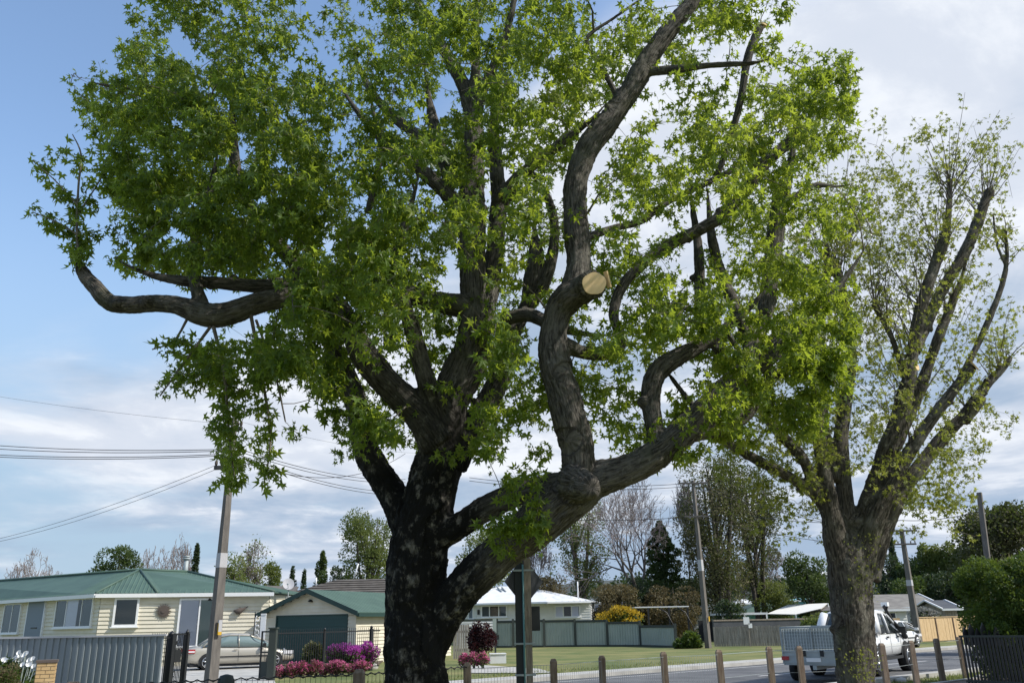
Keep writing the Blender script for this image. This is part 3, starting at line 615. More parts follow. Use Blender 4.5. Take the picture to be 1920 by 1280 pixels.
# ---- pollarded tree on the right
T2Y = 15.0
limbs2 = dict(
 trunk=[(1604,1400,96,15),(1604,1320,88,15),(1604,1260,86,15),(1600,1190,88,15),(1595,1120,92,15),(1594,1060,92,15),(1597,1020,66,15),(1600,990,34,15)],
 s1=[(1580,1085,54,14.95),(1566,1010,46,14.9),(1554,940,38,14.9),(1544,880,32,14.9),(1535,810,28,14.8),(1528,740,24,14.8),(1525,660,17,14.7)],
 s0=[(1575,1000,34,15),(1530,930,24,14.9),(1475,890,22,14.8),(1420,862,21,14.7),(1370,832,21,14.6),(1325,800,22,14.5)],
 s0b=[(1530,930,26,14.9),(1505,860,24,14.8),(1450,800,20,14.8),(1420,760,12,14.7)],
 s2=[(1592,1070,56,15),(1586,1000,46,15.05),(1581,910,37,15.1),(1576,840,33,15.2),(1582,760,30,15.3),(1592,690,27,15.3),(1592,640,25,15.3),(1582,580,23,15.4),(1575,530,21,15.4),(1565,490,18,15.4)],
 s2b=[(1560,900,26,15),(1545,800,23,15.2),(1538,700,22,15.3),(1535,620,21,15.4),(1545,550,20,15.5),(1552,490,18,15.5),(1548,465,15,15.5)],
 s3=[(1606,1075,58,15),(1616,1000,52,15),(1640,915,46,15),(1664,845,42,14.8),(1688,780,37,14.7),(1704,710,29,14.6),(1713,650,26,14.6),(1728,576,26,14.5),(1752,500,25,14.5),(1772,440,20,14.4),(1780,380,13,14.4),(1781,335,11,14.4)],
 s3b=[(1716,660,22,14.9),(1745,590,23,15.2),(1775,530,24,15.2),(1805,480,24,15.2),(1830,425,24,15.2),(1845,385,23,15.2),(1856,358,21,15.2)],
 s4=[(1655,880,34,15.3),(1700,790,26,15.4),(1735,700,23,15.4),(1760,630,21,15.3),(1785,570,18,15.3)],
 s5=[(1618,1060,50,14.9),(1640,975,42,14.8),(1688,878,30,14.7),(1735,803,26,14.6),(1780,742,24,14.5),(1812,700,23,14.5),(1822,688,22,14.5)],
 s5b=[(1795,722,16,14.6),(1830,652,14,14.7),(1858,590,14,14.7),(1880,530,13,14.7),(1888,480,10,14.7),(1884,430,8,14.7)],
 s5c=[(1888,500,10,14.7),(1870,460,7,14.7),(1862,400,6,14.8)],
 s6=[(1628,1085,48,15.1),(1648,1000,42,15.1),(1700,908,31,15.2),(1755,835,27,15.2),(1805,780,25,15.2),(1850,722,21,15.2),(1885,685,14,15.2),(1895,668,10,15.2)],
 s6b=[(1805,790,26,15.2),(1835,752,22,15.1),(1842,744,20,15.1)],
 s7=[(1638,1060,40,15.1),(1662,990,32,15.1),(1685,945,24,15)],
 s8=[(1693,700,14,14.7),(1675,640,13,14.7),(1652,595,12,14.7),(1638,568,13,14.7)],
)
tree2 = thing('street_tree', 'pollarded tree with upright cut stems and sparse yellow-green leaves on the right', 'tree')
tr2 = {k: trace(taper(v, k, set(limbs2)-{'s1', 's0b', 's4'} )) for k, v in limbs2.items()}; tk = tr2['trunk']
ext = [(tk[0][0], tk[0][1], z_, tk[0][3]*f) for z_, f in ((-.2, 1.5), (.05, 1.25)) if z_ < tk[0][2]-.1]
tr2['trunk'] = np.vstack([np.array(ext), tk]) if ext else tk
BARK2 = bark_mat('grey_street_tree_bark', (.032, .028, .023), (.14, .125, .105), (.25, .24, .2), (.085, .095, .04), lich_amt=.8)
trunk2 = thick_wood('trunk', list(tr2.values())+stubs(tr2, 60, 5), BARK2, tree2, voxel=.028, disp=.03)
cf(1826, 684, 14.42, Vector((.75, -.5, .5)), 12.5, tree2, .7); cf(1719, 688, 14.27, Vector((.5, -.9, .1)), 7, tree2, .7)
sk2 = Skel()
for l in tr2.values():
    l = l if len(l) < 8 else l[::3]; sk2.add(l[:, :3], l[:, 3])
# whips springing from every cut head
rng2 = np.random.default_rng(9); whips = []; NS2 = len(sk2.p)
for px, py, Y, n, Lm in ((1781,340,14.4,20,1.7),(1857,360,15.2,16,1.6),(1770,450,14.4,16,1.5),(1888,440,14.7,9,1.0),(1896,668,15.2,8,1.0),(1866,690,15.2,6,.9),(1640,568,14.7,12,1.9),(1565,490,15.4,18,2.4),(1548,465,15.5,16,2.4),(1790,560,15.3,12,1.8),(1825,690,14.5,4,.7),(1710,640,14.6,10,2.2),(1525,660,14.7,14,2.0),(1735,560,14.5,10,2.2),(1690,780,14.7,8,1.4),(1590,640,15.3,12,2.2),(1650,700,15.6,12,2.6),(1842,745,15.1,6,.9),(1420,760,14.7,8,1.3)):
    b0 = np.array(P(px, py, Y))
    for _ in range(int(n*1.5)):
        j = b0+np.array([rng2.normal(0, .1), rng2.normal(0, .08), -rng2.uniform(0, .7)]); b = sk2.p[int(np.argmin(np.sum((sk2.p[:NS2]-j)**2, 1)))]
        L_ = Lm*rng2.uniform(.3, 1.15); d = np.array([rng2.normal(-.06 if px < 1700 else .0, .42), rng2.normal(0, .4), 1.0]); d /= np.linalg.norm(d); m = 7
        k = np.linspace(0, 1, m)[:, None]; bend = rng2.normal(0, .12, 3); path = b + d*L_*k + bend*L_*k*k; path[1:] += rng2.normal(0, .012, (m-1, 3))
        whips.append((path, np.linspace(.011, .0025, m)))
for path, rad in whips: sk2.add(path, rad)
g2 = ['000000000000000000000000000000', '000000000000000000000000011221', '000000000000000000000001232232', '000000000000000000000123455332', '000000000000000000000135665433', '000000000000000000000145665432', '000000000000000000000356664432', '000000000000000000000456664443', '000000000000000000000455554332', '000000000000000000000355554320', '000000000000000000000455554432', '000000000000000000000455555540', '000000000000000000000155456640', '000000000000000000000012122210']
out2 = [(1300,1500),(1300,600),(1480,330),(1620,215),(1700,190),(1790,235),(1890,250),(1905,330),(1905,700),(1850,760),(1870,860),(1800,945),(1700,985),(1640,930),(1560,960),(1470,960),(1330,880)]
tw2 = []
for x, y, d in grid_points(g2, 2, 46, None, rng2):
    if x > 1910+rng2.normal(0, 6) or (y < 215) or (x > 1840 and y > 860) or (y > 930 and x > 1560 and x < 1680): continue
    if y > 880 and 1555 < x < 1660 and rng2.uniform() < .7: continue
    e = 1-((x-1680)/330)**2-((y-620)/480)**2; Y = T2Y+.1+rng2.uniform(-1, 1)*2.3*math.sqrt(max(.1, e)); p = P(x, y, Y); tw2.append((p.x, p.y, p.z))
tw2 = np.array(tw2); mid = tw2[rng2.choice(len(tw2), 240, replace=False)]; tub2 = []
grow(sk2, mid, .16, .006, .005, .0035, tub2, up=.3, rng=rng2); tip2 = []
grow(sk2, tw2, .11, .003, .003, .002, tip2, up=.15, rng=rng2)
tubes_obj('branches', whips+tub2+tip2, MT['branch'], tree2)
LEAF2 = leaf_mat('young_yellow_leaf', (.11, .14, .028), (.22, .255, .045), (.38, .37, .08), .5, (.42, .46, .07))
lp, lt, ls, ln = tufts(tip2+whips, 9, .1, .095, rng2, .5, lambda p: .45+.35*noise.noise(Vector(p)*1.1), .6)
leaves('crown', lp, lt, ls, ln, LEAF2, tree2, star_template(), rng2)
# ivy-like shoots sprouting on the trunk
pos = []; 
for _ in range(300):
    px = 1600+rng2.normal(8, 18); py = rng2.choice([rng2.uniform(1215, 1275), rng2.uniform(1000, 1130)], p=[.5, .5]); px += 8 if py > 1200 else 12; p = P(px, py, 14.42+rng2.uniform(-.05, .08)); pos.append((p.x, p.y, p.z))
pos = np.array(pos); leaves('trunk_shoots', pos, rng2.normal(0, 1, pos.shape)+np.array([0, -.8, -.3]), rng2.uniform(.03, .06, len(pos)), rng2.uniform(.3, .8, len(pos)), LEAF2, tree2, star_template(), rng2)
print('tree2', len(tw2), len(lp))
# ------------------------------------------------------------------ background vegetation
def leafset(name, dark, light, warm, tr=.3, tc=(.2, .3, .04)): return leaf_mat(name, dark, light, warm, tr, tc, .6)
LB = dict(
 dark=leafset('dark_evergreen_leaf', (.018, .035, .018), (.035, .06, .028), (.06, .085, .035), .15),
 mid=leafset('mid_green_leaf', (.035, .06, .02), (.07, .105, .03), (.11, .145, .045), .3),
 spring=leafset('spring_green_leaf', (.07, .10, .03), (.13, .17, .045), (.20, .22, .07), .4, (.35, .4, .08)),
 olive=leafset('olive_brown_leaf', (.07, .06, .03), (.13, .11, .05), (.19, .15, .07), .25, (.3, .22, .08)),
 khaki=leafset('khaki_leaf', (.045, .045, .022), (.085, .08, .035), (.14, .12, .055), .25),
 hedge=leafset('bright_conifer_leaf', (.03, .065, .012), (.075, .125, .018), (.15, .19, .03), .3, (.3, .4, .04)),
 yellow=leafset('yellow_flower', (.10, .12, .02), (.55, .38, .02), (.75, .52, .03), .3, (.8, .5, .03)),
 purple=leafset('magenta_flower', (.06, .05, .04), (.50, .07, .46), (.68, .2, .62), .35, (.7, .15, .6)),
 pink=leafset('pink_flower', (.05, .07, .03), (.58, .11, .27), (.76, .27, .46), .3, (.7, .2, .3)),
 maroon=leafset('maroon_leaf', (.014, .006, .008), (.028, .009, .013), (.05, .014, .018), .2, (.2, .03, .03)),
 white=leafset('white_petal', (.65, .65, .6), (.75, .75, .7), (.8, .8, .75), .2, (.8, .8, .7)),
 frond=leafset('sword_leaf', (.06, .07, .03), (.16, .16, .07), (.28, .25, .13), .25, (.3, .3, .1)),
 blossom=leafset('pale_blossom', (.12, .13, .10), (.3, .3, .28), (.5, .5, .46), .3, (.5, .5, .45)),
)
def blob_leaves(rng, centre, rad, n, size, flat=.0):
    o = rng.normal(0, 1, (n, 3)); o /= np.linalg.norm(o, axis=1)[:, None]; r = rng.uniform(.35, 1, (n, 1))**.5
    p = np.array(centre)+o*r*np.array(rad); tip = o+rng.normal(0, .8, (n, 3)); tip[:, 2] += .1-flat
    return p, tip, size*rng.uniform(.6, 1.3, n)
def merge_leaves(name, parts, m, parent, rng, tonebase=.45, tmpl=None):
    p = np.vstack([a[0] for a in parts]); t = np.vstack([a[1] for a in parts]); s = np.concatenate([a[2] for a in parts])
    tn = np.concatenate([np.full(len(a[0]), tonebase+rng.normal(0, .16)) for a in parts])+rng.normal(0, .1, len(p))
    return leaves(name, p, t, s, np.clip(tn, 0, 1), m, parent, tmpl or oval_template(), rng)
def bg_tree(kind, label, px, top, w, Y, m, seed, shape='round', n=3500, leaf=.22, base=None, crown=.72, blobs=26, group=None, cat='tree', bark=None, tone=.45, sparse=1.0):
    rng = np.random.default_rng(seed); g = P(px, 1100, Y); k = mpp(px, 1100, Y); H = P(px, top, Y).z; W = w*k
    t = thing(kind, label, cat, (g.x, Y, 0), 0, group); cz = H*(1-crown); parts = []; tubes = MB()
    tr_r = max(.08, H*.018); lean = rng.normal(0, .02*H, 2)
    tp = [(0, 0, -.1), (lean[0]*.3, lean[1]*.3, H*.3), (lean[0]*.6, 0, H*.6), (lean[0], 0, H*.88)]
    if shape == 'many':
        for q in range(4): 
            a = q*1.7+rng.uniform(); tubes.tube([(math.cos(a)*.25, math.sin(a)*.25, -.1), (math.cos(a)*W*.1, math.sin(a)*W*.1, H*.35), (math.cos(a)*W*.2, math.sin(a)*W*.2, H*.65), (math.cos(a)*W*.26, math.sin(a)*W*.2, H*.9)], [tr_r*.8, tr_r*.6, tr_r*.4, tr_r*.12], 6, False)
    else: tubes.tube(tp, [tr_r*1.3, tr_r, tr_r*.7, tr_r*.2], 7, False)
    for b in range(blobs):
        f = (b+.5)/blobs; a = b*2.4+rng.uniform(-.4, .4)
        if shape == 'cone': z = cz+(H-cz)*f; rr = W/2*(1-f)**.8; R_ = rr*rng.uniform(.3, .95); br = (max(.12, rr*.55), max(.12, rr*.55), (H-cz)/blobs*1.6)
        elif shape == 'poplar': z = cz+(H-cz)*f*.96; rr = W/2*min(1, 3*f+.3)*(1-f**3)**.5*rng.uniform(.3, .8); R_ = rr; br = (W*.24, W*.24, (H-cz)*.13)
        else:
            z = cz+(H-cz)*rng.uniform(.06, .9); e = math.sqrt(max(.02, 1-((z-cz)/(H-cz)*2-1)**2)); R_ = W/2*e*math.sqrt(rng.uniform(.1, 1))*.8; s_ = rng.uniform(.13, .24); br = (W*s_, W*s_, (H-cz)*s_*.7)
        c = (R_*math.cos(a), R_*math.sin(a), min(z, H-br[2]*.9)); parts.append(blob_leaves(rng, c, br, int(2.3*n/blobs*sparse), leaf*.95))
        if shape != 'cone' and b % 2 == 0:
            zz0 = max(cz*.8, c[2]-H*.28); tubes.tube([(lean[0]*.4, 0, zz0), (c[0]*.5, c[1]*.5, (zz0+c[2])/2+.1*H*.2), c], [tr_r*.45, tr_r*.3, tr_r*.08], 5, False)
    tubes.build('trunk', bark or MT['bgbark'], t); merge_leaves('crown', parts, m, t, rng, tone); return t
def bare_tree(label, px, top, w, Y, m, seed, levels=8, spread=.62, group=None, trunkf=.25, name='bare_tree', thick=1.0, buds=None):
    rng = np.random.default_rng(seed); g = P(px, 1100, Y); k = mpp(px, 1100, Y); H = P(px, top, Y).z; W = w*k
    t = thing(name, label, 'tree', (g.x, Y, 0), 0, group); segs = []; tips = []
    def rec(p, d, L_, r, lv):
        bend = rng.normal(0, .13, 3); q = p + d*L_*.5 + bend*L_*.3; e = p + (d+bend*.4)*L_
        segs.append(((p, q, e), (r, r*.85, r*.68), lv))
        if lv >= levels: tips.append(e); return
        n = 3 if (lv < 3 or rng.uniform() < .38) else 2
        for i in range(n):
            a = rng.normal(0, 1, 3); a -= a.dot(d)*d if hasattr(a, 'dot') else 0; a /= np.linalg.norm(a)
            sp_ = spread*rng.uniform(.5, 1.25); nd = d*(1-.3*sp_)+a*sp_+np.array([0, 0, .05]); nd /= np.linalg.norm(nd)
            rec(e, nd, L_*rng.uniform(.66, .92), r*.62, lv+1)
    rec(np.array([0, 0, 0.]), np.array([0, 0, 1.]), 1.0, .085*thick, 0)
    allp = np.array([s[0][2] for s in segs]); zmax = np.percentile(allp[:, 2], 99.7); wmax = np.percentile(np.abs(allp[:, 0]), 98)
    sz = H/zmax; sx = W/2/wmax; a_, b_ = MB(), MB()
    for (p, q, e), r, lv in segs:
        pts = [(v[0]*sx, v[1]*sx, v[2]*sz) for v in (p, q, e)]; rr = [max(x*min(sx, sz), k*.34) for x in r]
        (a_ if lv < 4 else b_).tube(pts, rr, 6 if lv < 3 else 3, False)
    a_.build('trunk', MT['bgbark'], t); b_.build('twigs', m, t)
    if buds:
        pp = np.array(tips)*np.array([sx, sx, sz]); pp = np.repeat(pp, 2, 0)+rng.normal(0, .25, (len(pp)*2, 3)); leaves('leaf_buds', pp, rng.normal(0, 1, pp.shape), rng.uniform(.1, .3, len(pp)), rng.uniform(.3, .9, len(pp)), buds, t, oval_template(), rng)
    return t
bare_tree('pale leafless tree above the left end of the green roof', 48, 1035, 128, 95, MT['twig'], 1, 8, 1.1)
bg_tree('garden_tree', 'dark green round tree above the green roof', 218, 1022, 92, 85, LB['mid'], 2, n=4200, leaf=.24, tone=.3)
bare_tree('pinkish leafless tree behind the roof apex', 306, 1014, 110, 90, MT['twig'], 3, 8, 1.1)
bg_tree('conifer', 'small dark pointed conifer beside the metal chimney', 363, 1020, 30, 80, LB['dark'], 4, 'cone', 2200, .2, crown=.9, blobs=16)
bg_tree('garden_tree', 'fresh light green tree directly behind the left power pole', 440, 1034, 86, 80, LB['spring'], 5, n=2800, leaf=.2, tone=.5)
bare_tree('half bare tree just right of the left power pole', 462, 1014, 84, 84, MT['twig'], 6, 7, .6, buds=LB['spring'])
bg_tree('garden_tree', 'low light green tree above the garage ridge on its left', 508, 1050, 46, 82, LB['spring'], 7, n=2000, leaf=.2)
bg_tree('conifer', 'tiny conifer right of the satellite dish', 547, 1062, 32, 90, LB['dark'], 8, 'cone', 1200, .2, crown=.9, blobs=12)
bg_tree('conifer', 'tiny conifer second right of the satellite dish', 569, 1068, 30, 90, LB['dark'], 9, 'cone', 1200, .2, crown=.9, blobs=12)
bg_tree('conifer', 'olive green pointed tree above the garage apex', 603, 1034, 66, 85, LB['mid'], 10, 'cone', 2600, .22, crown=.9, blobs=16)
bg_tree('garden_tree', 'dark bushy tree left of the tall gum tree', 640, 1048, 54, 84, LB['dark'], 11, n=2400, leaf=.22, tone=.6)
bg_tree('gum_tree', 'tall airy gum tree left of the black stained trunk', 690, 950, 118, 80, LB['spring'], 12, 'many', 5200, .22, crown=.66, blobs=34, tone=.28)
bg_tree('garden_tree', 'light tree seen in the gap right of the black stained trunk', 905, 985, 110, 82, LB['spring'], 13, 'many', 3600, .22, crown=.7, tone=.45)
bare_tree('bare branching tree behind the white roofed house', 1012, 985, 110, 86, MT['twig'], 14, 8, .7)
bg_tree('gum_tree', 'tall thin gum tree above the right end of the white roof', 1088, 925, 118, 84, LB['spring'], 15, 'many', 3600, .22, crown=.72, blobs=30, tone=.2)
bare_tree('largest leafless tree below the sawn limb', 1198, 880, 260, 79, MT['twig'], 16, 8, .62, thick=1.1)
bg_tree('conifer', 'dark pyramid conifer beside the largest leafless tree', 1245, 978, 140, 84, LB['mid'], 17, 'cone', 9000, .24, crown=.96, blobs=48, tone=.12)
for i, (px, tp, w, lab) in enumerate(((1150, 1088, 90, 'brownish shrub behind the end of the white roof'), (1262, 1086, 110, 'brownish rounded shrub left of the middle power pole'), (1030, 1070, 70, 'olive shrub showing behind the white roof'), (1205, 1100, 70, 'low brown shrub above the dark roof'))):
    bg_tree('shrub', lab, px, tp, w, 76+i, LB['olive'], 30+i, n=3000, leaf=.2, crown=.95, cat='shrub')
bg_tree('shrub', 'dark low evergreen shrub under the leafless tree', 1195, 1078, 60, 79, LB['dark'], 36, n=2000, leaf=.2, crown=.95, cat='shrub')
bg_tree('gum_tree', 'very tall dark gum tree just right of the middle power pole', 1352, 845, 170, 80, LB['khaki'], 18, 'many', 8500, .24, crown=.85, blobs=60, tone=.55)
bg_tree('gum_tree', 'tall gum tree left of the pollarded tree', 1420, 870, 130, 84, LB['khaki'], 19, 'many', 5200, .24, crown=.75, blobs=34, tone=.42)
bare_tree('bare grey tree in front of the far ridge', 1440, 1018, 110, 92, MT['twig'], 20, 8, .7)
bare_tree('thin bare tree left of the middle power pole', 1290, 900, 90, 90, MT['twig'], 21, 8, .5)
bg_tree('garden_tree', 'dark green tree touching the left side of the pollarded trunk', 1520, 1032, 100, 80, LB['mid'], 22, n=4500, leaf=.24, crown=.85, tone=.28)
bg_tree('shrub', 'bright green rounded tree above the aqua roof', 1445, 1086, 96, 84, LB['spring'], 23, n=3600, leaf=.2, crown=.9, tone=.35, cat='shrub')
bg_tree('shrub', 'dark bush under the tall gum right of the pole', 1365, 1120, 60, 70, LB['dark'], 24, n=2200, leaf=.2, crown=.95, cat='shrub', tone=.5)
bg_tree('shrub', 'small pale green shrub beside the pollarded trunk', 1530, 1148, 46, 48, LB['spring'], 25, n=1500, leaf=.12, crown=.95, cat='shrub')
bg_tree('conifer', 'lone dark conifer tip behind the right power pole', 1684, 1000, 30, 120, LB['dark'], 26, 'cone', 2000, .3, crown=.8, blobs=14)
for i, (px, tp, w, m_, lab) in enumerate(((1668, 1040, 70, 'dark', 'dark tree right beside the pollarded trunk'), (1715, 1045, 70, 'mid', 'green tree right behind the right power pole'), (1745, 1018, 44, 'spring', 'leftmost of the light poplars at the right'), (1768, 1022, 40, 'spring', 'second light poplar at the right'), (1792, 1016, 44, 'spring', 'third light poplar at the right'), (1818, 1020, 46, 'mid', 'darker poplar next to the brown tree'), (1700, 1075, 90, 'mid', 'lower green tree above the grey roof'), (1770, 1072, 90, 'dark', 'dark low tree above the grey roof gable'))):
    bg_tree('poplar' if w < 50 else 'garden_tree', lab, px, tp, w, 108-i, LB[m_], 50+i, 'poplar' if w < 50 else 'round', 2600, .3, crown=.93, tone=.35)
for i, (px, tp, w, m_) in enumerate(((1600, 1060, 90, 'dark'), (1840, 1060, 80, 'dark'))): bg_tree('garden_tree', ['dark tree hidden behind the pollarded trunk', 'dark tree at the foot of the brown tree'][i], px, tp, w, 100, LB[m_], 64+i, n=2600, leaf=.3, crown=.93)
# hedge line closing the far end of the gardens
def long_hedge(name, label, x0, x1, Y, h, m, seed, n=9000, cat='hedge', leaf=.25, depth=3, kind=None, bumpy=.35):
    rng = np.random.default_rng(seed); a = P(x0, 1100, Y).x; b = P(x1, 1100, Y).x; t = thing(name, label, cat, ((a+b)/2, Y, 0)); 
    if kind: t['kind'] = kind
    m_ = max(4, int((b-a)/h*1.3)); parts = []
    for i in range(m_):
        hh = h*(1+rng.uniform(-bumpy, bumpy)); parts.append(blob_leaves(rng, ((a-b)/2+(b-a)*(i+.5)/m_, rng.uniform(-.3, .3)*depth, hh*.5), ((b-a)/m_*.8, depth/2, hh*.52), n//m_, leaf))
    merge_leaves('foliage', parts, m, t, rng, .4); return t
tag(long_hedge('distant_bush', 'dark mass of far bush behind the houses', -60, 1000, 118, 5, LB['mid'], 70, 12000, 'bush', .5, 8), kind='stuff')
tag(long_hedge('distant_bush', 'dark bush along the foot of the ridge', 1000, 1960, 118, 6.5, LB['dark'], 71, 22000, 'bush', .5, 8), kind='stuff')
# right edge: brown-green tree, spiky plant and clipped conifer
bg_tree('garden_tree', 'large brownish feathery tree at the right edge', 1895, 945, 170, 40, LB['khaki'], 80, n=12000, leaf=.17, crown=.85, blobs=80, tone=.4)
def cordyline():
    rng = np.random.default_rng(81); g = P(1893, 1100, 29); t = thing('spiky_plant', 'spiky cabbage tree heads above the bright conifer', 'plant', (g.x, 29, 0)); mb = MB(); mb.tube([(0, 0, -.1), (.1, 0, 2), (.05, 0, P(1893, 1075, 29).z)], [.12, .09, .07], 7); mb.build('stem', MT['bgbark'], t)
    h = P(1893, 1072, 29).z; vs = []
    p = np.vstack([np.tile([dx, 0, h-.1], (90, 1)) for dx in (-.25, .3)]); d = rng.normal(0, 1, p.shape); d[:, 2] = np.abs(d[:, 2])*.9-.1
    tv = np.array([(0, 0, 0), (.035, .5, .0), (0, 1, -.16), (-.035, .5, 0)]); leaves('leaves', p, d, rng.uniform(.5, .85, len(p)), rng.uniform(.3, 1, len(p)), LB['frond'], t, (tv, np.array([(0, 1, 2, 3)])), rng)
cordyline()
def clipped():
    rng = np.random.default_rng(82); Y = 23.6; g = P(1915, 1200, Y); k = mpp(1885, 1150, Y); t = thing('conifer_shrub', 'bulging bright green conifer at the right edge', 'shrub', (g.x, Y, 0)); parts = []
    for i in range(150):
        z = rng.uniform(.1, 3.0); e = math.sqrt(max(.12, 1-((z-1.9)/1.45)**2)); e = max(e, .8) if z < 1.6 else e; a = rng.uniform(0, 6.283); R_ = 1.25*e*rng.uniform(.55, 1); parts.append(blob_leaves(rng, (R_*math.cos(a)*1.08, R_*math.sin(a), z), (.3, .3, .3), 420, .075))
    for i in range(10): parts.append(blob_leaves(rng, (rng.uniform(-.8, .8), rng.uniform(-.6, .6), rng.uniform(.3, 2.4)), (.6, .6, .6), 300, .1))
    mb = MB(); mb.tube([(0, 0, -.1), (0, 0, 1.5)], [.12, .08], 8); mb.build('stem', MT['bgbark'], t); merge_leaves('foliage', parts, LB['hedge'], t, rng, .22)
clipped()
# ------------------------------------------------------------------ buildings
def hipface(mb, pts, ribs=None, rs=.25, rh=.02, th=.06):
    """roof face with thickness and, if asked, raised ribs running up the slope"""
    pts = [Vector(p) for p in pts]; n = (pts[1]-pts[0]).cross(pts[2]-pts[0]).normalized()
    if n.z < 0: pts.reverse(); n = -n
    lo = [p-n*th for p in pts]; c = len(pts)
    mb.add(pts+lo, [tuple(range(c)), tuple(reversed(range(c, 2*c)))]+[(i, c+i, c+(i+1) % c, (i+1) % c) for i in range(c)])
    if ribs is not None:
        e = Vector(ribs).normalized(); s = n.cross(e); o = pts[0]; q = [((p-o).dot(e), (p-o).dot(s)) for p in pts]
        x = min(a for a, _ in q)+rs/2; xm = max(a for a, _ in q)
        while x < xm:
            ys = []
            for i in range(c):
                (x1, y1), (x2, y2) = q[i], q[(i+1) % c]
                if (x1 > x) != (x2 > x): ys.append(y1+(y2-y1)*(x-x1)/(x2-x1))
            if len(ys) >= 2 and max(ys)-min(ys) > .15:
                a, b = min(ys)+.03, max(ys)-.03
                f = lambda xx, yy, h: o+e*xx+s*yy+n*h
                mb.add([f(x-.05, a, -.005), f(x, a, rh), f(x+.05, a, -.005), f(x-.05, b, -.005), f(x, b, rh), f(x+.05, b, -.005)], [(0, 1, 4, 3), (1, 2, 5, 4)])
            x += rs
def ridgecap(mb, a, b, r=.07): mb.tube([Vector(a)+Vector((0, 0, .03)), Vector(b)+Vector((0, 0, .03))], r, 6)
def window(wall, parent, px0, py0, px1, py1, panes=1, sill=True, curtain=None, glass='glass', frame='white', fw=.07, name='window', label=None, fr=None, u=None):
    """window set on a wall between two photo corners; frame, glass, dark room and curtains are real"""
    if u is None:
        u0, za = wall.uz(px0, (py0+py1)/2); u1, _ = wall.uz(px1, (py0+py1)/2); pm = (px0+px1)/2; z1 = wall.uz(pm, py0)[1]; z0 = wall.uz(pm, py1)[1]
        if u0 > u1: u0, u1 = u1, u0
    else: u0, u1, z0, z1 = u
    f = MB(); o0, o1 = .0, .125
    wall.box(f, u0, u1, z1-fw, z1, o0, o1); wall.box(f, u0, u1, z0, z0+fw, o0, o1); wall.box(f, u0, u0+fw, z0+fw, z1-fw, o0, o1); wall.box(f, u1-fw, u1, z0+fw, z1-fw, o0, o1)
    cuts = fr or [(i/panes) for i in range(1, panes)]
    for c in cuts: uc = u0+(u1-u0)*c; wall.box(f, uc-fw*.4, uc+fw*.4, z0+fw, z1-fw, o0, o1-.01)
    w = f.build(name, MT[frame], parent)
    if label: tag(w, label)
    g = MB(); g.poly([wall.pt(u0+fw, z0+fw, .098), wall.pt(u1-fw, z0+fw, .098), wall.pt(u1-fw, z1-fw, .098), wall.pt(u0+fw, z1-fw, .098)]); g.build('pane', MT[glass], w)
    d = MB(); wall.box(d, u0+fw*.5, u1-fw*.5, z0+fw*.5, z1-fw*.5, .060, .064); d.build('room_shade_sheet', MT['shadow'], w)  # near-black sheet painted as the shade of the room behind the pane
    if curtain:
        for a, b, cm in curtain:
            cb = MB(); ua, ub = u0+fw+(u1-u0-2*fw)*a, u0+fw+(u1-u0-2*fw)*b; n = max(4, int((ub-ua)/.06)); vs = []; fs = []
            for i in range(n+1):
                uu = ua+(ub-ua)*i/n; oo = .078+(.006 if i % 2 else -.006); vs += [wall.pt(uu, z0+fw, oo), wall.pt(uu, z1-fw, oo)]
            for i in range(n): fs.append((2*i, 2*i+2, 2*i+3, 2*i+1))
            cb.add(vs, fs, True); cb.build('curtain', MT[cm], w)
    if sill: s = MB(); wall.box(s, u0-.06, u1+.06, z0-.06, z0, .0, .17); s.build('sill', MT[frame], w)
    return w
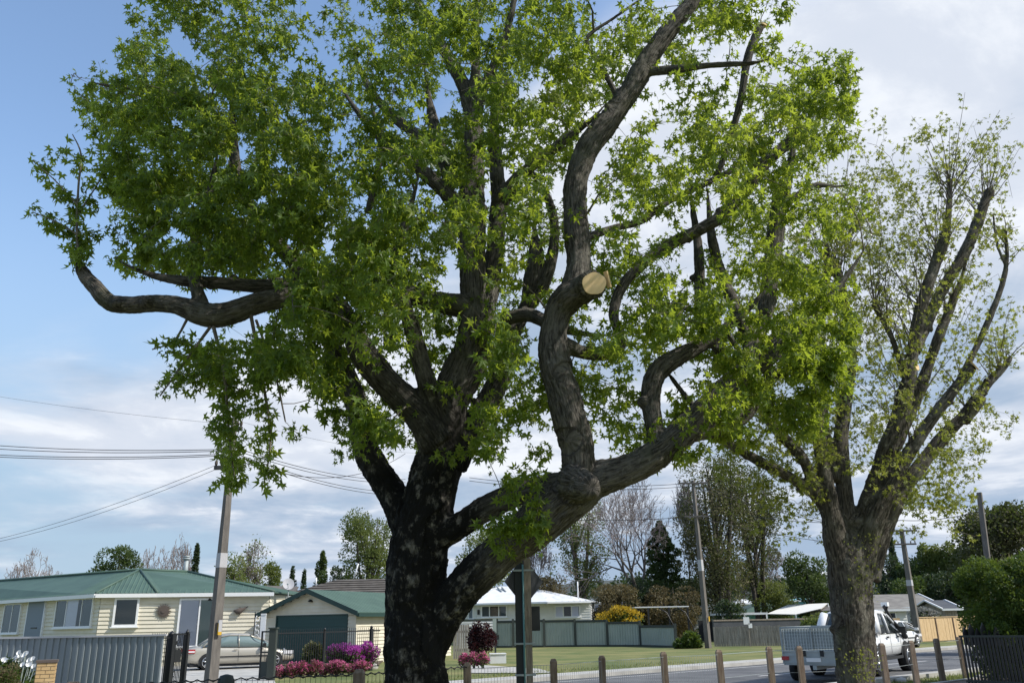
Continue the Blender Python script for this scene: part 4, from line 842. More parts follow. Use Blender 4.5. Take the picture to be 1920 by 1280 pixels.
# ---- green roofed weatherboard house, left
def green_house():
    t = thing('house', 'cream weatherboard house with green metal hip roof and grey sliding door', 'house', P(250, 1150, 44)*1)
    t.location.z = 0; inv = -t.location
    ze = P(300, 1112, 42.5).z
    def E(px, py): return G(px, py, ze)
    E1 = P(180, 1112, 43); ze = E1.z; E0 = P(-90, 1130, 54); E0.z = ze; E2 = P(295, 1112, 43.85); E2.z = ze; E3 = P(514, 1111, 45.2); E3.z = ze
    A1 = P(262, 1068, 47); A0 = P(-90, 1092, 58); A0.z = A1.z; A2 = P(352, 1071, 49); A2.z = A1.z-.03
    B3 = Vector((E3.x+.6, 52, ze)); B0 = Vector((E0.x+5, 62, ze)); B1 = Vector((A2.x, 53, ze))
    mb = MB(); dx = (E1-E0).normalized()
    hipface(mb, [E0, E1, A1, A0], dx, .3); hipface(mb, [E1, E2, A1], (E2-E1), .2, .03); hipface(mb, [E2, E3, A2, A1], (E3-E2), .3)
    hipface(mb, [E3, B3, A2], (B3-E3), .3); hipface(mb, [B3, B1, A2]); hipface(mb, [A0, A1, A2, B1, B0])
    for v in range(len(mb.v)): pass
    def sub(mb): mb.v = [(a+inv.x, b+inv.y, c) for a, b, c in mb.v]; return mb
    roof = sub(mb).build('roof', MT['greenroof'], t)
    rc = MB()
    for a, b in ((A0, A1), (A1, A2), (A1, E1), (A1, E2), (A2, E3)): ridgecap(rc, a, b)
    sub(rc).build('ridge_capping', MT['greenroof'], roof)
    gu = MB()
    for a, b in ((E0, E1), (E1, E2), (E2, E3)):
        w = Wall(a, b); w.box(gu, 0, w.len, ze-.2, ze-.02, -.02, .09)
    sub(gu).build('gutter', MT['white'], t)
    def inset(a, b, d=.55): 
        w = Wall(a, b); return w
    # walls under the eaves
    wl = Wall(P(-90, 1150, 54.6), P(186, 1150, 43.3)); wr = Wall(P(186, 1150, 43.3), P(503, 1150, 45.5))
    W_ = MB()
    for w in (wl, wr): w.boards(W_, 0, w.len, .3, ze-.12, .19); w.box(W_, 0, w.len, 0, .3, -.15, -.01); w.box(W_, 0, w.len, .3, ze-.1, -.15, -.01)
    we = Wall(wr.pt(wr.len, 0), (wr.pt(wr.len, 0).x+.8, 52)); we.boards(W_, 0, we.len, .3, ze-.12, .19); we.box(W_, .01, we.len, 0, ze-.1, -.15, -.01)
    wb = sub(W_).build('wall', MT['cream'], t)
    so = MB(); so.poly([(p.x, p.y, ze-.1) for p in (E0, E1, E2, E3)]+[tuple(wr.pt(wr.len, ze-.1, -.1)), tuple(wr.pt(0, ze-.1, -.1)), tuple(wl.pt(0, ze-.1, -.1))]); sub(so).build('soffit', MT['white'], t)
    tmp = thing('tmp', None, None); 
    for args in ((wl, 9, 1131, 40, 1187, dict(panes=2, curtain=((0, 1, 'darkcurtain'),))), (wl, 107, 1122, 176, 1176, dict(fr=[.3, .72], curtain=((0, .28, 'darkcurtain'), (.3, .6, 'curtain'), (.74, 1, 'darkcurtain')))), (wr, 213, 1120, 260, 1174, dict(curtain=((0, 1, 'darkcurtain'),), fw=.1))):
        window(*args[:1], tmp, *args[1:5], **args[5])
    dd = window(wr, tmp, 333, 1121, 404, 1213, fr=[.55], sill=False, curtain=((0, .52, 'curtain'), (.58, 1, 'sage')), name='sliding_door', fw=.09)
    u0 = wl.uz(52, 1160)[0]; u1 = wl.uz(84, 1160)[0]; zt = wl.uz(70, 1126)[1]
    d = MB(); wl.box(d, u0, u1, .75, zt, 0, .07); fd = d.build('front_door', MT['greydoor'], tmp); h = MB(); wl.box(h, u0+.35*(u1-u0), u0+.7*(u1-u0), 1.9, 1.96, .07, .09); h.build('letter_slot', MT['black'], fd)
    df = MB(); wl.box(df, u1, u1+.1, .75, zt+.1, 0, .08); wl.box(df, u0-.1, u0, .75, zt+.1, 0, .08); wl.box(df, u0, u1, zt, zt+.1, 0, .08); df.build('door_frame', MT['white'], fd)
    # wall ornaments: round sun face with rays and a small bird figure
    uu, zz1 = wr.uz(307, 1145); o = MB(); c = wr.pt(uu, zz1, .08)
    def disc(mb, c, r, th=.03, n=20):
        vs = []
        for s in (0, 1):
            for k in range(n): a = 6.2832*k/n; vs.append(c+wr.d*math.cos(a)*r+Vector((0, 0, math.sin(a)*r))+wr.n*th*s)
        mb.add(vs, [tuple(range(n)), tuple(reversed(range(n, 2*n)))]+[(k, n+k, n+(k+1) % n, (k+1) % n) for k in range(n)])
    disc(o, c, .22); disc(o, c+wr.n*.03, .1)
    for k in range(18):
        a = 6.2832*k/18; dr = wr.d*math.cos(a)+Vector((0, 0, math.sin(a))); td = wr.d*-math.sin(a)+Vector((0, 0, math.cos(a))); q = c+dr*.22
        o.add([q-td*.045, q+td*.045, q+dr*.16, q-td*.045+wr.n*.02, q+td*.045+wr.n*.02, q+dr*.16+wr.n*.02], [(0, 1, 2), (3, 5, 4), (0, 2, 5, 3), (1, 4, 5, 2)])
    so_ = o.build('sun_ornament', MT['cap'], tmp)
    uu, zz1 = wr.uz(449, 1144); o = MB(); c = wr.pt(uu, zz1, .12); o.tube([c+wr.d*-.28, c+wr.d*-.12+Vector((0, 0, -.05)), c+wr.d*.05, c+wr.d*.2+Vector((0, 0, .08)), c+wr.d*.42+Vector((0, 0, .2))], [.03, .13, .15, .05, .015], 8); o.tube([c, c+Vector((0, 0, -.3))], .02, 5); o.build('bird_ornament', MT['cap'], tmp)
    uu, zz1 = wr.uz(394, 1121); o = MB(); c = wr.pt(uu, ze-.28, .1); o.tube([c, c+Vector((0, 0, -.1))], [.05, .12], 8); o.build('porch_light', MT['black'], tmp)
    uu, _ = wl.uz(86, 1150); dp = MB(); dp.cyl(wl.pt(uu, .3, .1), wl.pt(uu, ze-.15, .1), .045, 8); dp.build('downpipe', MT['white'], tmp)
    uu, _ = wr.uz(481, 1150); 
    for o in list(tmp.children): o.parent = t; o.location = inv
    bpy.data.objects.remove(tmp)
    # flue
    p = P(347, 1074, 49); ch = MB(); ch.cyl((0, 0, -.4), (0, 0, .75), .13, 12); ch.cyl((0, 0, .75), (0, 0, .82), .2, 12); ch.cyl((0, 0, .86), (0, 0, .95), .17, 12); c_ = ch.build('chimney', MT['galv'], t); c_.location = p+inv
green_house()
def box_house(name, label, walls, parent=None): pass
# ---- cream garage with dark green door
def garage():
    t = thing('garage', 'cream weatherboard garage with green roof and wide dark green door', 'garage')
    Y0 = 43; a = P(497, 1150, 44.8); b = P(668, 1150, Y0); fr_ = Wall(a, b); c0 = fr_.pt(fr_.len, 0); side = Wall((c0.x, c0.y), (c0.x + 3.9, c0.y+9.2)) 
    za = P(668, 1146, Y0).z; zr = P(577, 1108, 43.9).z; L_ = fr_.len; back = side.d*side.len
    ea = fr_.pt(0, za); eb = fr_.pt(L_, za); ap = fr_.pt(L_/2, zr)
    W_ = MB(); sl = lambda z: (0, L_) if z < za else ((z-za)/(zr-za)*L_/2, L_-(z-za)/(zr-za)*L_/2)
    u0 = fr_.uz(518, 1190)[0]; u1 = fr_.uz(650, 1190)[0]; zd = fr_.uz(585, 1154)[1]
    fr_.boards(W_, 0, u0, 0, zd, .17); fr_.boards(W_, u1, L_, 0, zd, .17); fr_.boards(W_, 0, L_, zd, zr-.05, .17, slope=sl); side.boards(W_, 0, side.len, 0, za, .17)
    W_.add([ea-fr_.n*.05, eb-fr_.n*.05, ap-fr_.n*.05, fr_.pt(0, 0, -.05), fr_.pt(L_, 0, -.05)], [(0, 2, 1), (3, 0, 1, 4)])
    W_.add([c0-side.n*.03, side.pt(side.len, 0, -.03), side.pt(side.len, za, -.03), side.pt(0, za, -.03)], [(0, 1, 2, 3)])
    l0 = fr_.pt(0, 0); W_.add([l0, l0+back, l0+back+Vector((0, 0, za)), ea], [(0, 3, 2, 1)]); W_.add([l0+back, c0+back, c0+back+Vector((0, 0, za)), l0+back+Vector((0, 0, za))], [(0, 1, 2, 3)])
    W_.build('wall', MT['cream'], t)
    tr_ = MB(); fr_.box(tr_, L_-.1, L_+.03, 0, za, .0, .04); side.box(tr_, 0, .1, 0, za, .0, .035); tr_.build('corner_board', MT['cream'], t)
    oh = fr_.n*.35; ex = fr_.d*.3; dz = (zr-za)/(L_/2)*.3
    R1 = MB(); hipface(R1, [eb+ex-Vector((0, 0, dz))+oh, eb+ex-Vector((0, 0, dz))+back, ap+back, ap+oh], back, .3); hipface(R1, [ea-ex-Vector((0, 0, dz))+oh, ea-ex-Vector((0, 0, dz))+back, ap+back, ap+oh], back, .3)
    for v in range(len(R1.v)): x, y, z = R1.v[v]; R1.v[v] = (x, y, z+.08)
    rf = R1.build('roof', MT['greenroof'], t)
    bg_ = MB()
    for s_, e_ in ((ea-ex-Vector((0, 0, dz)), ap), (eb+ex-Vector((0, 0, dz)), ap)):
        s0 = s_+oh*1.06; e0 = e_+oh*1.06; d = (e0-s0); q = [s0+Vector((0, 0, -.1)), e0+Vector((0, 0, -.1)), e0+Vector((0, 0, .13)), s0+Vector((0, 0, .13))]; bg_.hexa([q[0], q[1], q[1]+fr_.n*.03, q[0]+fr_.n*.03, q[3], q[2], q[2]+fr_.n*.03, q[3]+fr_.n*.03])
    g0 = eb+ex-Vector((0, 0, dz+.02)); side.box(bg_, -.35, side.len, g0.z-.1, g0.z+.06, .28, .4)
    bg_.build('barge_board', MT['greentrim'], t)
    D = MB(); n = 13
    for i in range(n):
        z0 = zd*i/n; z1 = zd*(i+1)/n; fr_.box(D, u0, u1, z0+.012, z1-.012, -.04, .0 if i % 2 == 0 else -.012); fr_.box(D, u0, u1, z1-.012, z1+.012 if i < n-1 else z1, -.04, -.03)
    D.build('roller_door', MT['greendoor'], t)
    f2 = MB(); fr_.box(f2, u0-.06, u0, 0, zd+.06, -.02, .045); fr_.box(f2, u1, u1+.06, 0, zd+.06, -.02, .045); fr_.box(f2, u0, u1, zd, zd+.06, -.02, .045); f2.build('door_frame', MT['greentrim'], t)
    uu, zz1 = fr_.uz(584, 1123); o = MB(); c = fr_.pt(uu, zz1, .1); o.tube([c, c+Vector((0, 0, -.12))], [.05, .14], 8); o.build('gable_light', MT['black'], t)
    sg = MB(); uu, zz1 = fr_.uz(533, 1222); fr_.box(sg, uu-.08, uu+.08, zz1-.1, zz1+.05, .0, .02); fr_.box(sg, uu-.05, uu+.03, zz1+.12, zz1+.2, .0, .02); sg.build('door_notice', MT['white'], t)
    wu = side.uz(702, 1170); window(side, t, 0, 0, 0, 0, u=(2.6, 3.4, 1.1, za-.35), frame='terracotta', sill=False, curtain=((0, 1, 'darkcurtain'),))
garage()
# ---- small building and clutter between house and garage; brown roofs behind
def lean_to():
    t = thing('shed', 'small grey annex with white gutter between house and garage', 'shed')
    w = Wall(P(480, 1150, 48), P(560, 1150, 48)); z = P(520, 1121, 48).z; W_ = MB(); w.boards(W_, 0, w.len, 0, z-.1, .18); w.box(W_, 0, w.len, 0, z-.1, -3, -.02); W_.build('wall', MT['whiteboard'], t)
    g = MB(); w.box(g, -.2, w.len+.5, z-.05, z+.1, -.1, .45); w.box(g, -.2, w.len+.5, z-.05, z+.02, -3, -.1); g.build('gutter', MT['white'], t)
    ap = P(486, 1117, 47.5); 
lean_to()
def tiled_roof_house():
    t = thing('house', 'house with brown tiled roof and dish aerial behind the garage', 'house')
    Y = 56; z0 = P(700, 1125, Y).z-.3
    def pt(px, py, Yy): return P(px, py, Yy)
    a = pt(486, 1126, 54); b = pt(830, 1125, 54); r0 = pt(632, 1086, 58); r1 = pt(830, 1080, 58); q0 = pt(500, 1097, 57.5); q1 = pt(590, 1096, 58)
    a.z = b.z = P(600, 1124, 54).z; r1.z = r0.z; mb = MB(); hipface(mb, [a, b, r1, r0], b-a, 4, .0); back = Vector((0, 8, 0)); hipface(mb, [Vector((a.x, 62, a.z)), Vector((b.x, 62, a.z)), r1, r0]); hipface(mb, [a, Vector((a.x, 62, a.z)), r0])
    # tile courses
    n = 9
    for i in range(1, n):
        f = i/n; s = a+(r0-a)*f; e = b+(r1-b)*f; up = Vector((0, -.03, .05)); mb.add([s, e, e+up, s+up, s+(r0-a)*.03, e+(r1-b)*.03], [(0, 1, 2, 3), (3, 2, 5, 4)])
    mb.build('roof', MT['browntile'], t)
    m2 = MB(); hipface(m2, [pt(478, 1124, 52.5), pt(545, 1124, 52.5), pt(560, 1099, 55), pt(496, 1097, 55)], (1, 0, 0), 5, 0); m2.build('porch_roof', MT['browntile'], t)
    W_ = MB(); w = Wall((a.x+.4, 54.5), (b.x, 54.5)); w.boards(W_, 0, w.len, 0, a.z-.05, .2); w.box(W_, 0, w.len, 0, a.z-.05, -6, -.02); W_.build('wall', MT['cream'], t)
    p = MB(); c = pt(663, 1084, 57); p.tube([c, pt(672, 1056, 57)], .045, 6); p.build('vent_pipe', MT['white'], t)
    p = MB(); c = pt(592, 1098, 55.5); p.tube([c, c+Vector((0, 0, .5))], .06, 6); p.build('vent_pipe', MT['white'], t)
tiled_roof_house()
def dish():
    p = P(541, 1094, 46); t = thing('satellite_dish', 'pale round satellite dish on a mast above the garage roof', 'dish', p)
    mb = MB(); n = 24; k = .3; vs = [(0, .06, 0)]
    for rr in (.5, 1):
        for i in range(n): a = 6.2832*i/n; vs.append((math.cos(a)*k*rr, .06*(1-rr*rr)-.0, math.sin(a)*k*1.08*rr))
    fs = [(0, 1+i, 1+(i+1) % n) for i in range(n)]+[(1+i, 1+n+i, 1+n+(i+1) % n, 1+(i+1) % n) for i in range(n)]; mb.add(vs, fs, True); d = mb.build('reflector', MT['poleband'], t); d.rotation_euler = (R(-25), 0, R(20))
    m2 = MB(); m2.tube([(0, .05, -1.1), (0, .08, 0)], .03, 6); m2.tube([(0, .05, -.28), (.05, -.35, -.05)], .015, 5); m2.box((.05, -.36, -.03), (.07, .09, .07)); m2.build('mast', MT['galv'], t)
dish()
# ---- white roofed weatherboard house
def white_house():
    t = thing('house', 'white weatherboard house with bright white metal roof', 'house'); Y = 74
    ze = P(1000, 1129, Y).z
    e0 = P(820, 1129, 76); e1 = P(893, 1129, Y); e2 = P(1050, 1129, Y-1.5); e3 = P(1108, 1130, Y-1); e4 = P(1130, 1130, Y+6)
    for e in (e0, e1, e2, e3, e4): e.z = ze
    a0 = P(935, 1099, Y+5); a1 = P(972, 1099, Y+5); a1.z = a0.z; b0 = P(1012, 1104, Y+3.5); c0 = P(1116, 1127, Y+6)
    mb = MB(); hipface(mb, [e1, P(1030, 1129, Y-1.2), a1, a0], (1, 0, 0), .5, .02); hipface(mb, [e0, e1, a0], e1-e0, .5, .02)
    f0 = P(985, 1129, Y-1); f0.z = ze; hipface(mb, [f0, P(1026, 1129, Y-1.6), b0], (1, 0, 0), .5, .02); g0 = P(1026, 1129, Y-1.6); hipface(mb, [g0, e3, P(1085, 1120, Y+1.5), b0], (1, 0, 0), .5, .02); hipface(mb, [e3, e4, P(1085, 1120, Y+1.5)], (1, 0, 0), .5, .02)
    hipface(mb, [a0, a1, b0, P(1085, 1120, Y+1.5), e4, Vector((e0.x, Y+9, ze))]); mb.build('roof', MT['whiteroof'], t)
    w1 = Wall(P(856, 1140, 76.5), P(893, 1140, Y+.6)); w2 = Wall(P(893, 1140, Y+.6), P(1022, 1140, Y+.2)); w3 = Wall(P(1022, 1140, Y+.2), P(1107, 1140, Y-.2)); W_ = MB()
    for w in (w1, w2, w3): w.boards(W_, 0, w.len, .3, ze-.05, .2); w.box(W_, 0, w.len, 0, ze-.06, -.2, -.01)
    w4 = Wall(w3.pt(w3.len, 0), (w3.pt(w3.len, 0).x+1, Y+7)); w4.boards(W_, 0, w4.len, 0, ze-.05, .2); W_.build('wall', MT['whiteboard'], t)
    g = MB()
    for a, b in ((e0, e1), (e1, f0), (f0, g0), (g0, e3)): w = Wall(a, b); w.box(g, 0, w.len, ze-.12, ze+.02, -.02, .1)
    g.build('gutter', MT['white'], t)
    window(w2, t, 902, 1134, 951, 1157, fr=[.33, .68], curtain=((0, .3, 'darkcurtain'), (.7, 1, 'darkcurtain')), fw=.1); window(w3, t, 1040, 1134, 1088, 1157, fr=[.34, .66], curtain=((0, .32, 'curtain'), (.66, .98, 'curtain')), fw=.1)
    window(w1, t, 880, 1136, 889, 1160, curtain=((0, 1, 'darkcurtain'),)); sk = MB(); 
    for i, q in enumerate(((933, 1101), (941, 1101))): sk.tube([P(q[0], q[1], Y+4.2), P(q[0]+8, q[1]+8, Y+3.2)], .08, 5)
    sk.build('roof_ladder', MT['galv'], t); c = MB(); p = P(1084, 1120, Y+2); c.tube([p, p+Vector((0, 0, 1.35))], .06, 6); c.build('vent_pipe', MT['white'], t)
    b = MB(); uu, zz1 = w1.uz(891, 1147); w2.box(b, .1, .3, zz1-.2, zz1+.2, 0, .1); b.build('meter_box', MT['black'], t)
white_house()
def gable_house(name, label, px0, px1, eave, ridge, Y, roofm, wallm, depth=7, hip=2.0, zb=None, ribs=None, wins=(), cat='house', over=.4, yaw=0):
    t = thing(name, label, cat); a = P(px0, eave, Y); b = P(px1, eave, Y+yaw); a.z = b.z = P((px0+px1)/2, eave, Y).z; zr = P((px0+px1)/2, ridge, Y+depth/2).z
    d = (b-a).normalized(); n = Vector((-d.y, d.x, 0)); r0 = a+d*hip+n*depth/2; r1 = b-d*hip+n*depth/2; r0.z = r1.z = zr; a2 = a+n*depth; b2 = b+n*depth
    mb = MB(); hipface(mb, [a, b, r1, r0], d, ribs or 50, .02); hipface(mb, [a2, b2, r1, r0]); 
    if hip > 0: hipface(mb, [a, a2, r0]); hipface(mb, [b, b2, r1])
    rf = mb.build('roof', MT[roofm], t); g = MB(); w = Wall(a, b); w.box(g, 0, w.len, a.z-.16, a.z-.0, 0, .1)
    if hip <= 0:
        for p, q in ((a, r0), (b, r1)): g.tube([p, q], .09, 4); g.tube([q, (a2 if p is a else b2)], .09, 4)
    g.build('gutter', MT['white'], t)
    w = Wall(a+d*over+n*over, b-d*over+n*over); W_ = MB(); w.boards(W_, 0, w.len, 0, a.z-.1, .2); w.box(W_, 0, w.len, 0, a.z-.1, -(depth-2*over), -.01)
    if hip <= 0:
        for p, q in ((0, 1), (w.len, -1)): W_.add([w.pt(p, a.z-.1, 0), w.pt(p, a.z-.1, -(depth-2*over)), Vector((w.pt(p, 0, -(depth/2-over)).x, w.pt(p, 0, -(depth/2-over)).y, zr-.1))], [(0, 1, 2)])
    W_.build('wall', MT[wallm], t)
    for q in wins: window(w, t, *q[:4], panes=q[4] if len(q) > 4 else 2, curtain=((0, .2, 'curtain'),), fw=.1)
    return t
gable_house('house', 'low house with charcoal roof behind the yellow flowering bush', 1085, 1330, 1140, 1127, 84, 'darkroof', 'whiteboard', 9, 3, wins=((1240, 1148, 1254, 1160), (1180, 1148, 1196, 1160)))
gable_house('house', 'aqua house with teal green roof left of the pollarded trunk', 1395, 1545, 1146, 1122, 88, 'greenroof', 'aqua', 9, 3.5)
gable_house('house', 'small dark brown roof rising behind the aqua house', 1428, 1500, 1132, 1118, 97, 'browntile', 'aqua', 6, 1.5)
gable_house('house', 'distant white roofed house between the far tree trunks', 1378, 1425, 1130, 1122, 110, 'whiteroof', 'whiteboard', 6, 2)
gable_house('house', 'far house with bright blue roof edge behind the awning', 1488, 1546, 1124, 1120, 94, 'aqua', 'aqua', 5, 1.5)
gable_house('house', 'grey tiled house with white gable end behind the timber fence', 1640, 1772, 1137, 1113, 82, 'greytile', 'whiteboard', 10, 0)
gable_house('house', 'lower grey tiled house front with dark window behind the ute', 1560, 1712, 1142, 1124, 70, 'greytile', 'whiteboard', 7, 3, wins=((1664, 1146, 1680, 1160, 1), (1646, 1147, 1658, 1160, 2)))
gable_house('garage', 'small charcoal roofed outbuilding right of the white gable', 1766, 1806, 1140, 1124, 76, 'darkroof', 'paling', 6, 0)
# awning and carport
def awning():
    t = thing('awning', 'big white stretched canvas awning left of the pollarded trunk', 'awning'); a = [P(1438, 1150, 76), P(1492, 1151, 73), P(1540, 1140, 72), P(1552, 1130, 74), P(1500, 1132, 80), P(1478, 1133, 82)]
    c = sum(a, Vector())/6+Vector((0, 0, .1)); mb = MB(); lo = [p-Vector((0, 0, .05)) for p in a]; mb.add(a+[c], [(i, (i+1) % 6, 6) for i in range(6)], True); mb.add(lo+[c-Vector((0, 0, .05))], [((i+1) % 6, i, 6) for i in range(6)]); mb.build('canopy', MT['canvas'], t)
    for q in (a[0], a[1], a[3]): p = MB(); p.cyl((q.x, q.y, 0), q, .05, 6); p.build('post', MT['galv'], t)
awning()
def carport():
    t = thing('carport', 'flat carport with pale edge behind the weathered paling fence', 'carport'); w = Wall(P(1352, 1152, 70), P(1440, 1152, 70)); z = P(1395, 1149, 70).z; m = MB(); w.box(m, 0, w.len, z-.12, z+.03, -4, 0); m.build('roof', MT['whiteroof'], t)
    for u in (.1, w.len*.5, w.len-.1): m = MB(); w.box(m, u-.05, u+.05, 0, z-.12, -.1, 0); m.build('post', MT['white'], t)
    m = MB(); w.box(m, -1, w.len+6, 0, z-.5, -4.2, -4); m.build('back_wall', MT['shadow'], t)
carport()
def dark_shed():
    t = thing('fence', 'dark low boundary wall behind the weathered paling fence', 'wall'); w = Wall(P(1338, 1170, 64), P(1545, 1170, 66)); m = MB(); z = P(1440, 1162, 65).z; w.box(m, 0, w.len, 0, z, -.2, 0); m.build('panel', MT['darkroof'], t); m = MB(); w.box(m, 0, w.len, z, z+.1, -.25, .05); m.build('capping', MT['oldwood'], t)
dark_shed()
def pergola():
    t = thing('pergola', 'dark steel carport frame with white roof edge behind the fence end', 'pergola'); Y = 70; m = MB(); a = P(1190, 1137, Y); b = P(1292, 1139, Y); m.bb(a.x, b.x, Y, Y+4, a.z-.08, a.z); m.build('roof', MT['whiteroof'], t); m = MB()
    for px in (1216, 1255, 1290): q = P(px, 1150, Y); m.bb(q.x-.07, q.x+.07, Y, Y+.14, 0, a.z-.08)
    for px in (1255, 1290): q = P(px, 1150, Y); m.tube([(q.x-.8, Y, a.z-.1), (q.x-.2, Y, a.z-.5), (q.x+.3, Y, 1.2), (q.x+.5, Y, 0)], .05, 5)
    m.build('frame', MT['black'], t)
pergola()
for i, (px, Yb, h, w_) in enumerate(((1252, 66, 1.0, 1.1),)):
    pass
# ------------------------------------------------------------------ fences
def corrugated():
    t = thing('fence', 'blue-grey corrugated steel fence at the bottom left', 'fence'); w = Wall(P(-60, 1200, 25.5), P(312, 1200, 25.0)); z = P(150, 1193, 25.2).z; z0 = 0.02; m = MB(); p = .19; n = int(w.len/p); prof = []
    for i in range(n):
        for du, o in ((0, 0), (.045, 0), (.065, .035), (.115, .035), (.135, 0)): prof.append((i*p+du, o))
    vs = []; 
    for u, o in prof: vs += [w.pt(u, z0, o), w.pt(u, z-.02, o)]
    m.add(vs, [(2*i, 2*i+2, 2*i+3, 2*i+1) for i in range(len(prof)-1)]); m.build('sheet', MT['corr'], t); m = MB(); w.box(m, 0, w.len, z-.02, z+.03, -.03, .06); m.build('top_rail', MT['poleband'], t)
    for u in np.arange(.3, w.len, 2.4): m = MB(); w.box(m, u, u+.08, 0, z-.03, -.1, -.01); m.build('post', MT['sagedk'], t)
corrugated()
def sage_fence():
    t = thing('fence', 'sage green panelled sheet fence with dark posts across the lawn', 'fence'); xs = [930, 962, 1020, 1078, 1138, 1200, 1266]; tops = [1163, 1162, 1162, 1162, 1165, 1165, 1171]; Ys = [66, 65.5, 65, 64.5, 63.5, 62, 58]
    pts = [P(x, 1180, y) for x, y in zip(xs, Ys)]; zs = [P(x, tp, y).z for x, tp, y in zip(xs, tops, Ys)]
    for i in range(len(xs)-1):
        w = Wall(pts[i], pts[i+1]); z = zs[i] if i < 5 else zs[-1]; m = MB(); n = int(w.len/.2); vs = []; prof = []
        for k in range(n+1): prof += [(k*w.len/n, 0), (k*w.len/n+.035, .06), (k*w.len/n+.07, 0)]
        prof = [(min(u, w.len), o) for u, o in prof]
        for u, o in prof: vs += [w.pt(u, .12, o), w.pt(u, z-.14, o)]
        m.add(vs, [(2*k, 2*k+2, 2*k+3, 2*k+1) for k in range(len(prof)-1)]); m.build('panel', MT['sage'], t); m = MB(); w.box(m, 0, w.len, z-.16, z, -.06, .06); m.build('rail', MT['sagedk'], t); m = MB(); w.box(m, 0, w.len, 0, .12, -.05, .05); m.build('rail', MT['sagedk'], t)
    for p, z in zip(pts, zs): m = MB(); m.box((p.x, p.y-.02, (z+.1)/2), (.16, .16, z+.1)); m.build('post', MT['sagedk'], t)
sage_fence()
def board_fence(name, label, px0, px1, Y0, Y1, top, bw, m1, gap=.012, jit=.03, caps=None, posts=None, seed=1):
    rng = random.Random(seed); t = thing(name, label, 'fence'); w = Wall(P(px0, 1180, Y0), P(px1, 1180, Y1)); z = P((px0+px1)/2, top, (Y0+Y1)/2).z; m = MB(); u = 0
    while u < w.len-.02: w.box(m, u, min(u+bw-gap, w.len), .03, z+rng.uniform(-jit, jit), rng.uniform(-.005, .012)-.02, .02+rng.uniform(-.005, .01)); u += bw
    m.build('boards', m1, t); m = MB(); w.box(m, 0, w.len, .4, .5, -.09, -.03); m.build('rail', MT['brownwood'], t); m = MB(); w.box(m, 0, w.len, z-.4, z-.3, -.09, -.03); m.build('rail', MT['brownwood'], t)
    if caps: m = MB(); w.box(m, 0, w.len, z+.035, z+.08, -.08, .07); m.build('capping', m1, t)
    if posts:
        n = max(1, round(w.len/posts))
        for i in range(n+1): m = MB(); uu = w.len*i/n; w.box(m, uu-.05, uu+.05, 0, z+.04, .022, .07); m.build('post', MT['brownwood'], t)
    return t
board_fence('fence', 'weathered silvery upright paling fence right of the middle power pole', 1337, 1472, 58, 57, 1173, .15, MT['paling'], seed=3)
board_fence('fence', 'new pale timber fence with dark posts at the right', 1722, 1850, 60, 65, 1157, .15, MT['newwood'], .004, .004, True, 2.0, seed=4)
board_fence('fence', 'short bright timber fence panel behind the white ute', 1668, 1690, 66, 66, 1158, .15, MT['newwood'], .004, .004, seed=5)
board_fence('fence', 'brown timber fence between white car and power pole', 1688, 1722, 63, 62.5, 1167, .15, MT['brownwood'], .01, .01, seed=6)
board_fence('fence', 'pale old paling fence right beside the black stained trunk', 850, 880, 46, 46, 1170, .12, MT['paling'], .02, .02, seed=7)
def rail_line(label, px0, px1, Y, topy):
    t = thing('fence', label, 'fence'); w = Wall(P(px0, 1170, Y), P(px1, 1170, Y)); z = P((px0+px1)/2, topy, Y).z; m = MB(); w.boards(m, 0, w.len, 0, z-.05, .22); w.box(m, 0, w.len, 0, z-.05, -.15, -.01); m.build('panel', MT['whiteboard'], t); m = MB(); w.box(m, 0, w.len, z-.05, z+.08, -.2, .05); m.build('capping', MT['sagedk'], t)
rail_line('low grey wall with dark capping left of the sage fence', 862, 934, 66.5, 1162)
# black steel picket fence, gate and posts at the driveway
def picket(label, px0, px1, Y0, Y1, top, posts, spacing=.11, cat='fence', name='picket_fence', z0=.1):
    t = thing(name, label, cat); w = Wall(P(px0, 1200, Y0), P(px1, 1200, Y1)); z = P((px0+px1)/2, top, (Y0+Y1)/2).z; m = MB(); u = .05
    while u < w.len: w.box(m, u-.008, u+.008, z0, z, -.008, .008); u += spacing
    m.build('pickets', MT['black'], t); m = MB(); w.box(m, 0, w.len, z-.16, z-.12, -.02, .02); w.box(m, 0, w.len, z0+.05, z0+.09, -.02, .02); m.build('rail', MT['black'], t)
    for px, tp, wd in posts:
        u = w.uz(px, 1200)[0]; zz = w.uz(px, tp)[1]; m = MB(); w.box(m, u-wd/2, u+wd/2, 0, zz-.12, -wd/2, wd/2); c = w.pt(u, zz-.12); m.tube([c, c+Vector((0, 0, .05)), c+Vector((0, 0, .09)), c+Vector((0, 0, .12))], [wd*.3, wd*.55, wd*.45, .01], 8); m.build('post', MT['black'], t)
    return t
picket('black steel picket fence behind the magenta flowers', 520, 712, 33, 37, 1177, ((608, 1176, .09), (696, 1172, .12)))
